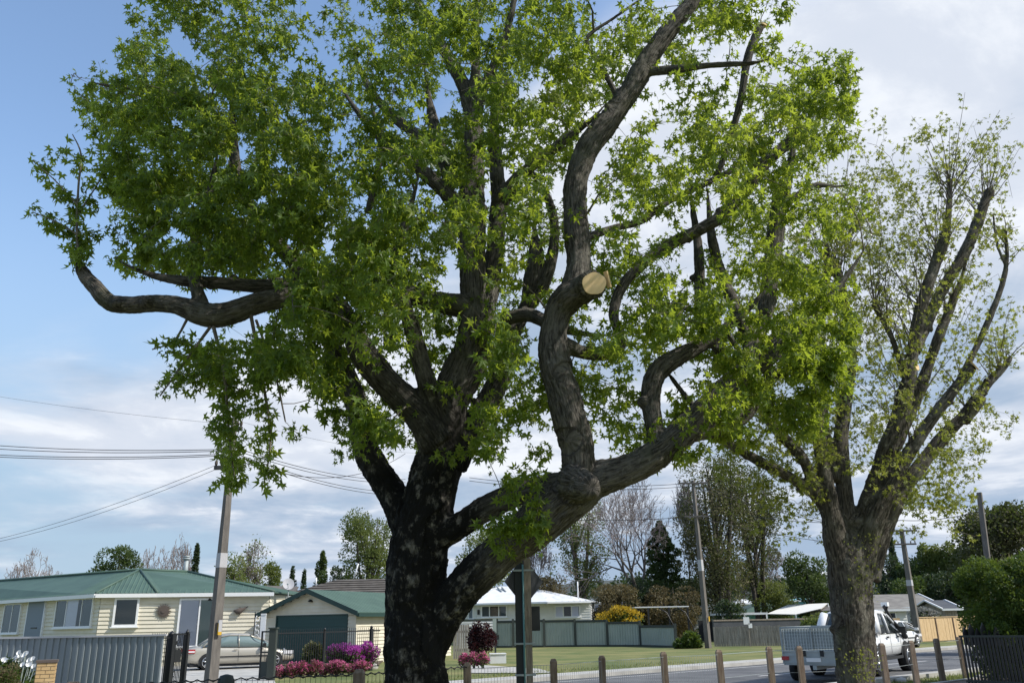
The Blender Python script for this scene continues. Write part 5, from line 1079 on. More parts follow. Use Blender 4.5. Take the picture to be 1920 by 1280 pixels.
def ornate_gate():
    t = thing('gate', 'open black wrought steel gate beside the corrugated fence', 'gate'); w = Wall(P(318, 1200, 26.5), P(348, 1200, 27.5)); zt = P(333, 1186, 27).z; m = MB(); rng = random.Random(4)
    for px, tp, wd in ((321, 1183, .2), (350, 1180, .13)):
        u = w.uz(px, 1200)[0]; zz = w.uz(px, tp)[1]; pm = MB(); w.box(pm, u-wd/2, u+wd/2, 0, zz-.1, -wd/2, wd/2); c = w.pt(u, zz-.1); pm.tube([c, c+Vector((0, 0, .06)), c+Vector((0, 0, .12))], [wd*.55, wd*.4, .01], 8); pm.build('post', MT['black'], t)
    u = 0.05
    while u < w.len: w.box(m, u-.01, u+.01, .1, zt, -.01, .01); u += .09
    for k in range(12):
        c = w.pt(rng.uniform(.1, w.len-.1), .25+k*.11); m.tube([c+w.d*.09*math.cos(a)+Vector((0, 0, .08*math.sin(a))) for a in np.linspace(0, 5.5, 9)], .012, 4)
    m.build('bars', MT['black'], t); r = MB(); w.box(r, -.5*0, w.len, zt-.06, zt-.02, -.02, .02); w.box(r, 0, w.len, .1, .14, -.02, .02); w.box(r, w.len*.35, w.len*.75, .8, 1.15, -.04, .03); r.build('rail', MT['black'], t)
ornate_gate()
t = picket('short black picket panel on top of the corrugated fence end', 283, 318, 25.7, 26.5, 1186, (), .1)
def slide_gate():
    t = thing('gate_post', 'thick dark steel gate post beside the car front wheel', 'post'); q = P(512, 1200, 31); z = P(512, 1178, 31).z; m = MB(); m.box((q.x, 31, z/2), (.24, .24, z)); m.box((q.x, 31, z+.02), (.3, .3, .05)); m.build('post', MT['sagedk'], t)
    t2 = thing('gate', 'dark steel framed gate in front of the silver car wheel', 'gate'); w = Wall(P(490, 1200, 31.2), P(509, 1200, 31)); zt = P(500, 1182, 31).z; m = MB(); w.box(m, 0, .05, 0, zt, -.02, .02); w.box(m, 0, w.len, zt-.05, zt, -.02, .02); w.box(m, 0, w.len, .9, .95, -.02, .02); w.box(m, w.len-.05, w.len, 0, zt, -.02, .02); m.build('frame', MT['black'], t2); m = MB(); w.box(m, .05, w.len-.05, .05, .62, -.01, .01); m.build('kick_panel', MT['sagedk'], t2)
slide_gate()
def letter_panel():  # white scrolled trellis strip between the house and the garage
    t = thing('trellis', 'narrow white and black scroll trellis at the house corner', 'trellis'); w = Wall(P(479, 1150, 43.2), P(489, 1150, 43.2)); z = P(484, 1146, 43.2).z; m = MB(); w.box(m, -.03, .0, 0, z, -.02, .02); w.box(m, w.len, w.len+.03, 0, z, -.02, .02); m.build('frame', MT['black'], t); m = MB()
    for k in range(9):
        c = w.pt(w.len/2, .4+k*(z-.5)/9); m.tube([c+w.d*.1*math.cos(a)+Vector((0, 0, .14*math.sin(a))) for a in np.linspace(.3+k, 5+k, 8)], .025, 4)
    m.build('scrolls', MT['white'], t)
letter_panel()
def white_sheet_gate():
    t = thing('gate', 'white panel gate against the garage corner', 'gate'); w = Wall(P(489, 1160, 42.6), P(499, 1160, 42.6)); z = P(494, 1152, 42.6).z; m = MB(); w.box(m, 0, w.len, 0, z, -.02, .02); w.box(m, 0, w.len, z, z+.06, -.04, .04); m.build('panel', MT['white'], t)
white_sheet_gate()
# near fence: timber posts and wire mesh
def near_fence():
    t = thing('wire_fence', 'timber post and wire mesh fence along the near side of the road', 'fence'); ztop = 1.12
    tops = [(-150, 1292), (140, 1277), (425, 1263), (675, 1254), (877, 1241), (1037, 1234), (1127, 1228), (1244, 1221), (1348, 1217), (1441, 1211), (1497, 1210), (1652, 1205), (1707, 1200), (1755, 1196), (1798, 1193)]
    pts = [G(x, y, ztop) for x, y in tops]
    # keep the line smooth in depth
    pos = []
    for (x, y), p in zip(tops, pts): pos.append(p)
    for i, p in enumerate(pos):
        m = MB(); rng = random.Random(i); lean = Vector((rng.uniform(-.02, .02), 0, 0)); wd = .125 if i > 3 else .16
        if i == 2: m.tube([(p.x, p.y, 0), (p.x, p.y, ztop-.1), (p.x, p.y, ztop-.02), (p.x, p.y, ztop)], [.12, .12, .09, .02], 14); o = m.build('post', MT['sagedk'], t); continue
        m.hexa([Vector((p.x+sx*wd/2+(lean.x if z else 0), p.y+sy*wd/2, z)) for z in (0, ztop-.05) for sx, sy in ((-1, -1), (1, -1), (1, 1), (-1, 1))])
        zt = ztop-.05; m.hexa([Vector((p.x+sx*wd/2*k+lean.x, p.y+sy*wd/2*k, z)) for z, k in ((zt, 1), (ztop, .6)) for sx, sy in ((-1, -1), (1, -1), (1, 1), (-1, 1))]); m.build('post', MT['postwood'], t)
    for i in range(len(pos)-1):
        a, b = pos[i], pos[i+1]; w = Wall(a, b); m = MB()
        if i < 8:
            zt = ztop-.1 if i > 3 else ztop-.07
            sp_ = .062 if i > 3 else .075; u = .06; r = .0026
            while u < w.len-.05: m.box(w.pt(u, (zt+.03)/2, .03), (r*2, r*2, zt-.03)); u += sp_
            for z in ((zt,) if i > 3 else (zt, zt-.3, zt-.6)): w.box(m, 0, w.len, z-.004, z+.004, .026, .034)
            if i < 4:   # looped mesh top
                n = int(w.len/.15); pp = [w.pt(w.len*k/(n*4), zt+.018*math.sin(k*math.pi/2)+.0, .03) for k in range(n*4+1)]; m.tube(pp, .009, 4)
        else: w.box(m, 0, w.len, ztop-.1, ztop-.09, -.005, .005); w.box(m, 0, w.len, .55, .556, -.003, .003)
        m.build('wire_mesh', MT['wire'] if i < 4 else MT['galv'], t)
near_fence()
def right_black_fence():
    t = thing('picket_fence', 'black steel fence with pointed pales in front of the bright conifer', 'fence'); w = Wall(P(1800, 1200, 23.2), P(1960, 1200, 21.5)); z = P(1850, 1194, 22.7).z; m = MB(); u = .02
    while u < w.len: w.box(m, u, u+.055, .06, z, -.006, .006); u += .085
    m.build('pales', MT['black'], t); m = MB(); w.box(m, 0, w.len, z, z+.05, -.03, .03); w.box(m, 0, w.len, .1, .15, .01, .04); m.build('rail', MT['sagedk'], t); m = MB()
    for k in range(6):
        u = .02+k*.16; zz = P(1806+k*10, (1174, 1168, 1176, 1166, 1178, 1172)[k], 23.6).z; c = w.pt(u, 0, -.3); m.add([c+Vector((-.07, 0, z-.2)), c+Vector((.07, 0, z-.2)), c+Vector((.07, 0, zz-.15)), c+Vector((0, 0, zz)), c+Vector((-.07, 0, zz-.15)), ]+[v+Vector((0, .03, 0)) for v in (c+Vector((-.07, 0, z-.2)), c+Vector((.07, 0, z-.2)), c+Vector((.07, 0, zz-.15)), c+Vector((0, 0, zz)), c+Vector((-.07, 0, zz-.15)))], [(0, 1, 2, 3, 4), (9, 8, 7, 6, 5)]+[(k_, 5+k_, 5+(k_+1) % 5, (k_+1) % 5) for k_ in range(5)])
    m.build('spear_tops', MT['black'], t)
right_black_fence()
# ------------------------------------------------------------------ poles, wires, street sign
def power_pole(label, base_px, top_px, top_py, Y, w0, w1, arms=(), band=None, mats=('polewood', 'poleconc'), tags=()):
    b = P(base_px, 1200, Y); tp = P(top_px, top_py, Y); b.x = b.x; H = tp.z; t = thing('power_pole', label, 'power pole', (b.x, Y, 0)); lean = Vector((tp.x-b.x, 0, H)); m = MB()
    ca, sa = math.cos(R(50)), math.sin(R(50)); 
    def ring(f, w, k=.9): c = lean*f; return [c+Vector((sx*w/2*ca-sy*w/2*k*sa, sx*w/2*sa+sy*w/2*k*ca, 0)) for sx, sy in ((-1, -1), (1, -1), (1, 1), (-1, 1))]
    m.hexa([v-Vector((0, 0, .1)) for v in ring(0, w0)]+ring(1, w1)); m.build('pole', MT[mats[1]], t)
    if band:
        f0 = P(top_px, band[1], Y).z/H; f1 = P(top_px, band[0], Y).z/H; m = MB(); wa = w0+(w1-w0)*f0; wb_ = w0+(w1-w0)*f1; m.hexa(ring(f0, wa*1.05, .92)+ring(f1, wb_*1.05, .92)); m.build('band', MT['poleband'], t)
    for py, half, ang in arms:
        z = P(top_px, py, Y).z; c = lean*(z/H); d = Vector((math.cos(ang), math.sin(ang), 0)); m = MB(); m.box(c+Vector((0, -w1*.6, 0)), (half*2, .1, .11), ang); a_ = m.build('cross_arm', MT[mats[0]], t)
        for s in (-.92, -.55, .55, .92): im = MB(); p = c+d*half*s+Vector((0, -w1*.6, .05)); im.tube([p, p+Vector((0, 0, .06)), p+Vector((0, 0, .12)), p+Vector((0, 0, .17))], [.02, .045, .045, .02], 8); im.build('insulator', MT['cap'], a_)
    for py, mt_ in tags: z = P(top_px, py, Y).z; c = lean*(z/H); m = MB(); m.box(c+Vector((w0*.52, -w0*.42, 0)), (.1, .05, .3), R(50)); m.build('tag_plate', MT[mt_], t)
    return t, lean, Vector((b.x, Y, 0))
PL = power_pole('tall concrete power pole in front of the green roofed house', 402, 440, 783, 24, .29, .125, ((806, .33, R(-25)), (876, .45, R(-10))), (1036, 1063), ('polewood', 'poleconc'), ((1178, 'yellow'), (1172, 'poleband')))
power_pole('slim power pole rising between the gum trees in mid distance', 1327, 1299, 900, 56, .34, .18, ((906, 1.0, R(5)), (968, .8, R(5))), (1049, 1070), ('polewood', 'poleconc'), ((1160, 'yellow'),))
power_pole('leaning power pole with two cross arms beside the timber fence', 1722, 1690, 992, 60, .45, .26, ((995, 1.0, R(0)), (1020, .8, R(0))), (1087, 1098))
power_pole('short grey pole top showing above the brown tree', 1868, 1836, 923, 36, .26, .2, ())
def cable(name_label, a, b, sag, r, group='overhead power lines'):
    a, b = Vector(a), Vector(b); n = 20; pts = [a.lerp(b, i/n)-Vector((0, 0, sag*4*(i/n)*(1-i/n))) for i in range(n+1)]; m = MB(); m.tube(pts, r, 5, False); o = m.build('power_line', MT['cable'], None); tag(o, name_label, 'power line', group)
for (y0, y1), lab in zip(((831, 847), (838, 850), (850, 856), (854, 859)), ('topmost of the four dark lines left of the tall pole', 'second from the top of the four lines left of the tall pole', 'third from the top of the four lines left of the tall pole', 'lowest of the four dark lines left of the tall pole')):
    cable(lab, P(-80, y0-2, 27), P(418, y1-5, 24), .12, .011)
for (y0, y1), lab in zip(((838, 884), (843, 890), (849, 908), (853, 914)), ('topmost of the four lines leaving the tall pole to the right', 'second of the four lines leaving the tall pole to the right', 'third of the four lines leaving the tall pole to the right', 'lowest of the four lines leaving the tall pole to the right')):
    cable(lab, P(440, y0, 24), P(760, y1+14, 38), .3, .011)
cable('upper service line drooping from the tall pole to the lower left', P(404, 872, 24), P(-80, 1026, 34), .25, .007, 'service lines'); cable('lower service line drooping from the tall pole to the lower left', P(408, 878, 24), P(-80, 1029, 34), .3, .007, 'service lines')
cable('line drooping from the tall pole toward the black stained trunk', P(444, 862, 24), P(760, 850, 40), .8, .012)
cable('thin high wire above the service lines on the left', P(430, 795, 24), P(-80, 730, 30), .1, .004)
cable('thin high wire right of the tall pole', P(450, 790, 24), P(800, 850, 40), .2, .004)
for (y0, y1), wd in zip(((905, 900), (911, 912), (968, 952)), ('top', 'second', 'lowest')):
    cable('%s line between the big tree and the slim middle pole' % wd, P(880, y0-10, 58), P(1299, y0, 56), .4, .018); cable('%s line from the slim middle pole toward the leaning pole' % wd, P(1299, y0, 56), P(1690, 1000+(y0-905)*.4, 60), .4, .018)
cable('black line rising to the short grey pole top', P(1690, 975, 44), P(1840, 957, 36), .15, .016); cable('black line passing behind the pollarded tree', P(1400, 965, 60), P(1690, 975, 44), .3, .018)
def street_sign():
    Y = 15.4; q = P(984, 1200, Y); t = thing('street_sign', 'twin sign posts carrying dark backs of a diamond and a rectangular sign', 'sign', (q.x, Y, 0)); k = mpp(984, 1200, Y); z = P(984, 1047, Y).z
    m = MB(); m.box((.07, 0, z/2), (.115, .115, z)); m.build('wooden_post', MT['oldwood'], t); m = MB(); m.box((-.09, .02, z/2-.02), (.13, .09, z-.04)); m.build('steel_post', MT['signback'], t); m = MB(); m.cyl((-.01, -.06, 0), (-.01, -.06, z-.1), .017, 8); m.build('conduit', MT['teal'], t)
    c = P(983, 1090, Y+.12)-Vector((q.x, Y, 0)); h = 47*k; m = MB(); rz = R(38); ca = math.cos(rz); sa = math.sin(rz); vs = []
    for th in (0, .02):
        for a, b in ((-1, 0), (0, -1), (1, 0), (0, 1)): vs.append(c+Vector((a*h*ca-th*sa, a*h*sa+th*ca, b*h)))
    m.add(vs, [(0, 1, 2, 3), (7, 6, 5, 4)]+[(i, 4+i, 4+(i+1) % 4, (i+1) % 4) for i in range(4)]); m.build('diamond_sign', MT['signback'], t)
    c = P(991, 1159, Y+.1)-Vector((q.x, Y, 0)); m = MB(); m.box(c, (44*k, .02, 44*k), 0); bo = m.build('rectangular_sign', MT['signback'], t); bv = bo.modifiers.new('b', 'BEVEL'); bv.width = .03; bv.segments = 3
    for zz in (.9, 1.4, z-.2): m = MB(); m.box((0, 0, zz), (.36, .14, .03)); m.build('strap', MT['galv'], t)
street_sign()
# ------------------------------------------------------------------ vehicles
def loft(mb, secs, smooth=True, caps=True):
    n = len(secs[0]); vs = []; 
    for s in secs: vs += s
    fs = []
    for i in range(len(secs)-1):
        for k in range(n): a = i*n+k; b = i*n+(k+1) % n; fs.append((a, b, b+n, a+n))
    if caps: fs += [tuple(reversed(range(n))), tuple(range((len(secs)-1)*n, len(secs)*n))]
    mb.add(vs, fs, smooth); return mb
def section(x, zb, zt, w, tuck=.9, crown=.03):
    h = zt-zb; q = [(w*.82, zb), (w*.97, zb+h*.12), (w, zb+h*.45), (w*.985, zb+h*.72), (w*.93, zt-.03), (w*.8, zt)]
    r = [(x, y, z) for y, z in q]; return r+[(x, 0, zt+crown)]+[(x, -y, z) for y, z in reversed(q)]
def wheel(parent, x, y, r, w, spokes=5):
    s = 1 if y > 0 else -1
    m = MB(); m.tube([(x, y-s*w/2, r), (x, y-s*w*.42, r), (x, y+s*w*.42, r), (x, y+s*w/2, r)], [r*.93, r, r, r*.93], 28); wl = m.build('wheel', MT['rubber'], parent)
    m = MB(); yo = y+s*(w/2+.004); m.tube([(x, yo-s*.01, r), (x, yo, r)], r*.66, 24); m.build('hub_shade_disc', MT['shadow'], wl)  # dark disc paints the shade behind the spokes, nothing is hollowed out
    m = MB()
    n = 24; rim = [(x+math.cos(a)*r*.66, yo+s*.004, r+math.sin(a)*r*.66) for a in np.linspace(0, 6.2832, n+1)]; m.tube(rim, .018, 5, False)
    for k in range(spokes): a = 6.2832*k/spokes+.3; m.tube([(x, yo+s*.006, r), (x+math.cos(a)*r*.64, yo+s*.012, r+math.sin(a)*r*.64)], [r*.13, r*.1], 5)
    m.tube([(x, yo, r), (x, yo+s*.02, r)], r*.16, 10); m.build('rim', MT['alloy'], wl); return wl
def arch(parent, x, w, r, zlow):
    for s in (1, -1):
        m = MB(); n = 18; pts = [(x+math.cos(a)*r, s*(w+.006), r*.86+math.sin(a)*r) for a in np.linspace(0, math.pi, n)]; m.add([(x-r, s*(w+.006), zlow)]+[(x+r, s*(w+.006), zlow)]+pts+[(px, s*(w-.2), pz) for px, _, pz in [(x-r, 0, zlow), (x+r, 0, zlow)]+pts], [tuple(range(n+2))]); m.build('wheel_arch_shade', MT['shadow'], parent)  # flat near-black face paints the shade of an arch that is not cut
def sedan(name, label, loc, rz, paint, L_=4.7, W=1.78, glass='carglass', Hr=1.43):
    t = thing(name, label, 'car', loc, rz); w = W/2; h = L_/2
    prof = [(-h, .38, .74, .80), (-h+.12, .27, .90, .95), (-h+.45, .2, .97, .99), (-h+1.0, .18, .97, 1), (-.4, .18, .92, 1), (.7, .18, .92, 1), (1.05, .18, .91, 1), (h-.7, .2, .78, .98), (h-.25, .24, .68, .93), (h-.05, .3, .6, .84), (h, .34, .52, .75)]
    m = MB(); loft(m, [section(x, zb, zt, w*k) for x, zb, zt, k in prof]); b = m.build('body', paint, t, True); b.modifiers.new('s', 'SUBSURF').render_levels = 1
    cab = [(-h+.72, .95, .99, .62), (-h+1.3, .95, Hr-.09, .66), (-.5, .92, Hr, .70), (.35, .9, Hr-.03, .70), (.95, .9, Hr-.26, .70), (1.45, .88, .93, .70)]
    def csec(x, zb, zt, k, g=0): wt = w*k+g; wb_ = w*.93+g*.5; return [(x, wb_, zb), (x, wt+.06, zb+(zt-zb)*.55), (x, wt, zt-.03), (x, wt-.12, zt+g), (x, 0, zt+.03+g), (x, -wt+.12, zt+g), (x, -wt, zt-.03), (x, -wt-.06, zb+(zt-zb)*.55), (x, -wb_, zb)]
    m = MB(); loft(m, [csec(*c) for c in cab]); m.build('glass_house', MT[glass], t, True)
    m = MB(); rs = []
    for x, zb, zt, k in cab[1:5]: wt = w*k+.015; rs.append([(x, wt+.012, zt-.07), (x, wt+.0, zt-.02), (x, wt-.12, zt+.02), (x, 0, zt+.05), (x, -wt+.12, zt+.02), (x, -wt, zt-.02), (x, -wt-.012, zt-.07), (x, 0, zt-.02)])
    loft(m, rs)
    for s in (1, -1):
        for xa, xb, za, zb_, wd in ((-h+.72, -h+1.3, .97, Hr-.1, .09), (1.42, .93, .93, Hr-.27, .05), (-.12, -.14, .93, Hr-.03, .05), (.95, .35, Hr-.27, Hr-.04, .04)):
            m.tube([(xa, s*(w*.93), za), ((xa+xb)/2, s*(w*.8+.05), (za+zb_)/2), (xb, s*(w*.69+.02), zb_)], wd*.5, 6)
    m.build('roof', paint, t, True)
    for x in (-h+.95, h-.92): 
        arch(t, x, w*1.0, .37, .2)
        for s in (1, -1): wheel(t, x, s*(w-.085), .315, .2)
    m = MB()
    for s in (1, -1):
        for x in (-.13, 1.02, -1.05): m.bb(x-.006, x+.006, s*(w+.001)-.004*0, s*(w+.004), .3, .9)
        m.bb(-1.3, 1.2, s*w, s*(w+.022), .5, .55)
    m.build('door_seams', MT['shadow'], t)
    m = MB()
    for s in (1, -1): m.bb(-.35, -.18, s*w, s*(w+.03), .8, .83); m.bb(.75, .93, s*w, s*(w+.03), .8, .83)
    m.build('door_handle', paint, t)
    for s in (1, -1):
        m = MB(); m.box((-h+.2, s*(w*.88), .78), (.42, .22, .16)); o = m.build('tail_lamp', MT['redlens'], t); m = MB(); m.box((-h+.22, s*(w*.89), .765), (.34, .225, .06)); m.build('reverse_lens', MT['clearlens'], o)
        m = MB(); m.box((h-.3, s*(w*.8), .64), (.42, .3, .14)); m.build('headlight', MT['clearlens'], t)
        m = MB(); m.box((.95, s*(w+.12), .98), (.12, .2, .14)); m.build('mirror', MT['black'] if paint is MT['carsilver'] else paint, t)
    m = MB(); m.bb(-h-.02, -h+.02, -.26, .26, .6, .72); m.build('number_plate', MT['white'], t)
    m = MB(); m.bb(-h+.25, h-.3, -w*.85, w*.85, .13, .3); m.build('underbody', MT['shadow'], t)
    return t
g = G(436, 1254); sedan('parked_car', 'champagne sedan parked in the driveway of the green roofed house', (g.x, g.y+.6, .024), R(27), MT['carsilver'], 4.75, 1.8, 'carglass_l', 1.46)
g = G(1678, 1214); sedan('car', 'small white car ahead of the white ute on the road', (g.x, g.y, .012), R(46), MT['carwhite'], 4.2, 1.72)
HD = math.atan2(RU.y, RU.x); UHD = R(51)
def ute():
    h_ = Vector((math.cos(UHD), math.sin(UHD), 0)); n_ = Vector((-math.sin(UHD), math.cos(UHD), 0)); fw = G(1703, 1257); base = fw - h_*1.68 + n_*.9; print('ute', base, fw); t = thing('pickup_truck', 'white lifted double cab ute with black snorkel behind the pollarded trunk', 'pickup', (base.x, base.y, .012), UHD); w = .93; h = 2.65; paint = MT['carwhite']
    prof = [(-h, .62, 1.18, .96), (-h+.1, .55, 1.2, 1), (-1.0, .5, 1.2, 1), (-.2, .48, 1.2, 1), (.9, .48, 1.2, 1), (1.35, .5, 1.2, 1), (2.1, .55, 1.14, .99), (h-.1, .6, 1.0, .93), (h, .65, .92, .85)]
    m = MB(); loft(m, [section(x, zb, zt, w*k) for x, zb, zt, k in prof]); m.build('body', paint, t, True)
    cab = [(-.98, 1.18, 1.3, .8), (-.75, 1.18, 1.82, .77), (-.3, 1.18, 1.9, .78), (.45, 1.18, 1.88, .78), (.75, 1.18, 1.78, .78), (1.5, 1.17, 1.22, .82)]
    def csec(x, zb, zt, k): wt = w*k; return [(x, w*.95, zb), (x, wt+.06, zb+(zt-zb)*.5), (x, wt, zt-.03), (x, wt-.12, zt), (x, 0, zt+.03), (x, -wt+.12, zt), (x, -wt, zt-.03), (x, -wt-.06, zb+(zt-zb)*.5), (x, -w*.95, zb)]
    m = MB(); loft(m, [csec(*c) for c in cab]); m.build('glass_house', MT['carglass'], t, True)
    m = MB(); rs = []
    for x, zb, zt, k in cab[1:5]: wt = w*k+.015; rs.append([(x, wt+.015, zt-.12), (x, wt, zt-.02), (x, wt-.12, zt+.02), (x, 0, zt+.05), (x, -wt+.12, zt+.02), (x, -wt, zt-.02), (x, -wt-.015, zt-.12), (x, 0, zt-.02)])
    loft(m, rs)
    for s in (1, -1):
        for xa, xb, za, zb_, wd in ((-1.0, -.72, 1.2, 1.84, .3), (1.5, .72, 1.2, 1.8, .08), (.22, .2, 1.2, 1.86, .09)): m.tube([(xa, s*w*.95, za), ((xa+xb)/2, s*(w*.82+.055), (za+zb_)/2), (xb, s*(w*.78+.015), zb_-.04)], wd*.5, 6)
    m.build('roof', paint, t, True)
    for x in (-1.5, 1.68):
        arch(t, x, w, .5, .5)
        for s in (1, -1): wheel(t, x, s*(w-.06), .42, .28, 6)
    m = MB(); 
    for s in (1, -1):
        for x in (.2, 1.25, -.85): m.bb(x-.007, x+.007, s*w, s*(w+.004), .6, 1.18)
        m.bb(-.95, 1.15, s*w, s*(w+.05), .42, .5)
    m.build('door_seams', MT['shadow'], t); m = MB()
    for s in (1, -1):
        for x in (-.1, .98): m.bb(x-.09, x+.09, s*w, s*(w+.035), 1.05, 1.1)
    m.build('door_handle', MT['black'], t)
    m = MB(); m.tube([(1.75, -w-.02, 1.05), (1.45, -w-.05, 1.22), (1.1, -w*.86, 1.55), (.72, -w*.82, 1.92)], [.09, .075, .06, .06], 8); m.tube([(.72, -w*.82, 1.92), (.70, -w*.82, 2.02), (.70, -w*.82, 2.1)], [.06, .1, .07], 10); m.build('snorkel', MT['black'], t)
    m = MB(); m.box((.72, -w*.82, 2.08), (.2, .2, .13)); m.build('snorkel_head', MT['white'], t)
    for s in (1, -1): m = MB(); m.box((1.15, s*(w+.14), 1.28), (.14, .22, .2)); m.build('mirror', MT['black'], t)
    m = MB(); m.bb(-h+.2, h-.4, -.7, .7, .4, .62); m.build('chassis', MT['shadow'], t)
    for s in (1, -1): m = MB(); m.bb(-h-.02, -h+.05, s*.72, s*.88, .8, 1.15); m.build('tail_lamp', MT['redlens'], t)
    return base
ub = ute()
def trailer():
    c = G(1478, 1262); c2 = c; base = c2 + RU*1.35 - RN*(-.0) ; h_ = Vector((math.cos(UHD), math.sin(UHD), 0)); base = ub - h_*4.0 - Vector((-h_.y, h_.x, 0))*.4; print('trailer', base); t = thing('cage_trailer', 'galvanised box trailer with mesh cage behind the pollarded tree', 'trailer', (base.x, base.y, .012), UHD); w = .86; h = 1.15; z0, z1, z2 = .5, .85, 1.44
    m = MB(); m.bb(-h, h, -w, w, z0-.03, z0); 
    for s in (1, -1): m.bb(-h, h, s*w, s*(w-.03), z0, z1)
    m.bb(h-.03, h, -w+.03, w-.03, z0, z1); m.bb(-h, -h+.03, -w+.03, w-.03, z0, z1)
    for zz in (z0+.02, z0+.2, z1-.04): m.bb(-h-.015, -h, -w, w, zz, zz+.04)
    m.build('tray', MT['galv'], t); m = MB()
    for s in (1, -1): m.bb(-h+.05, h-.05, s*(w-.05), s*(w-.04), z1, z2-.02)
    m.bb(-h+.05, -h+.06, -w+.06, w-.06, z1, z2-.02); m.bb(h-.06, h-.05, -w+.06, w-.06, z1, z2-.02); m.build('inner_lining', MT['galv'], t); m = MB()
    def side(mb, a, b):
        a, b = Vector(a), Vector(b); d = b-a; n = int(d.length/.075)
        for i in range(n+1): p = a+d*(i/n); mb.box(p+Vector((0, 0, (z1+z2)/2)), (.013, .013, z2-z1))
        k = int((z2-z1)/.075)
        for i in range(k+1): z = z1+(z2-z1)*i/k; c = (a+b)/2; mb.box(c+Vector((0, 0, z)), (abs(d.x)+.009, abs(d.y)+.009, .009))
    side(m, (-h+.02, -w, 0), (-h+.02, w, 0)); side(m, (-h, w, 0), (h, w, 0)); side(m, (-h, -w, 0), (h, -w, 0)); side(m, (h, -w, 0), (h, w, 0)); m.build('mesh_cage', MT['galvmesh'], t); m = MB()
    for x in (-h, 0, h):
        for y in (-w, w): m.bb(x-.02, x+.02, y-.02, y+.02, z0, z2+.02)
    m.bb(-h-.02, -h+.02, -.02, .02, z1, z2); 
    for y in (-w, w): m.bb(-h, h, y-.02, y+.02, z2, z2+.04)
    for x in (-h, h): m.bb(x-.02, x+.02, -w, w, z2, z2+.04)
    m.build('cage_frame', MT['galv'], t)
    for s in (1, -1): wheel(t, 0, s*(w+.13), .32, .18, 5); m = MB(); m.tube([(-.42, s*(w+.12), .55), (-.3, s*(w+.12), .72), (.3, s*(w+.12), .72), (.42, s*(w+.12), .55)], .03, 5); m.bb(-.35, .35, s*w, s*(w+.25), .7, .73); m.build('mudguard', MT['galv'], t)
    for s in (1, -1): m = MB(); m.bb(-h-.04, -h, s*.7, s*.9, .6, .7); m.build('tail_lamp', MT['redlens'], t)
    m = MB(); m.bb(-h-.03, -h, -.2, .2, .56, .66); m.build('number_plate', MT['white'], t); m = MB(); m.tube([(h, .5, .48), (h+.35, 0, .48)], .04, 6); m.tube([(h, -.5, .48), (h+.35, 0, .48)], .04, 6); m.bb(-h, h, -.05, .05, .35, .49); m.build('drawbar', MT['galv'], t)
    m = MB()
    for y in (-.25, .25): m.bb(-h-.035, -h-.015, y-.05, y+.05, .7, .85)
    m.build('latch', MT['black'], t)
trailer()
# ------------------------------------------------------------------ gardens
def cluster(name, label, cat, px, py, Y, w, h, m, seed, n=2500, leaf=.06, green=None, gfrac=.35, group=None, blobs=14, part='flowers'):
    rng = np.random.default_rng(seed); g = P(px, 1200, Y); k = mpp(px, 1200, Y); W = w*k; H = h*k; z1 = P(px, py, Y).z; t = thing(name, label, cat, (g.x, Y, 0), 0, group); parts = []; gp = []
    for i in range(blobs):
        x = rng.uniform(-.42, .42)*W; hh = math.sqrt(max(.1, 1-(x/W*2)**2)); z = max(.08, z1-H+H*rng.uniform(.25, .85)*hh); c = (x, rng.uniform(-.25, .25)*W*.5, z); br = (W*.2, W*.18, H*.22); parts.append(blob_leaves(rng, c, br, n//blobs, leaf)); gp.append(blob_leaves(rng, (c[0], c[1], c[2]*.85), br, int(n*gfrac)//blobs, leaf*1.3))
    merge_leaves(part, parts, LB[m], t, rng, .5)
    if green: merge_leaves('leaves', gp, LB[green], t, rng, .35)
    s = MB()
    for i in range(5): s.tube([(rng.uniform(-.1, .1)*W, 0, -.05), (rng.uniform(-.3, .3)*W, rng.uniform(-.1, .1), max(.15, z1*.6))], [.03, .01], 5, False)
    s.build('stems', MT['bgbark'], t); return t
cluster('flowering_shrub', 'mounded magenta rhododendron against the steel fence', 'shrub', 645, 1206, 36, 78, 34, 'purple', 91, 3200, .085, 'mid', .5)
cluster('flowering_shrub', 'taller magenta rhododendron mound touching the black trunk', 'shrub', 680, 1194, 36.3, 54, 50, 'purple', 92, 3000, .085, 'mid', .5)
for i, (px, py, w, h, lab) in enumerate(((536, 1240, 38, 22, 'dusty pink azalea nearest the dark gate post'), (566, 1234, 46, 24, 'pink azalea second in the row from the gate post'), (596, 1236, 36, 20, 'pink azalea below the variegated shrub'), (632, 1236, 50, 18, 'bright pink azalea below the magenta mound'), (676, 1234, 50, 18, 'pinkest azalea beside the black trunk'))):
    cluster('azalea', lab, 'azalea', px, py, 33, w, h+8, 'pink', 100+i, 1500, .06, 'olive', .7, 'row of pink azaleas')
cluster('shrub', 'variegated green shrub in front of the garage door', 'shrub', 588, 1199, 35, 34, 42, 'frond', 93, 1100, .13, 'mid', .8, part='foliage')
for i, (px, lab) in enumerate(((872, 'pink azalea tight against the right side of the trunk'), (888, 'pink azalea in the middle of the trio by the trunk'), (906, 'pink azalea next to the white box'))): cluster('azalea', lab, 'azalea', px, 1222, 36, 20, 22, 'pink', 110+i, 800, .07, 'mid', .4, 'trio of pink azaleas')
cluster('maple_shrub', 'dark maroon weeping maple right of the black trunk', 'shrub', 902, 1166, 40, 50, 60, 'maroon', 94, 3400, .12, None, part='foliage', blobs=20)
cluster('flowering_shrub', 'rounded golden yellow flowering bush behind the sage fence', 'shrub', 1163, 1136, 68, 84, 40, 'yellow', 95, 5200, .15, 'mid', .5, blobs=24)
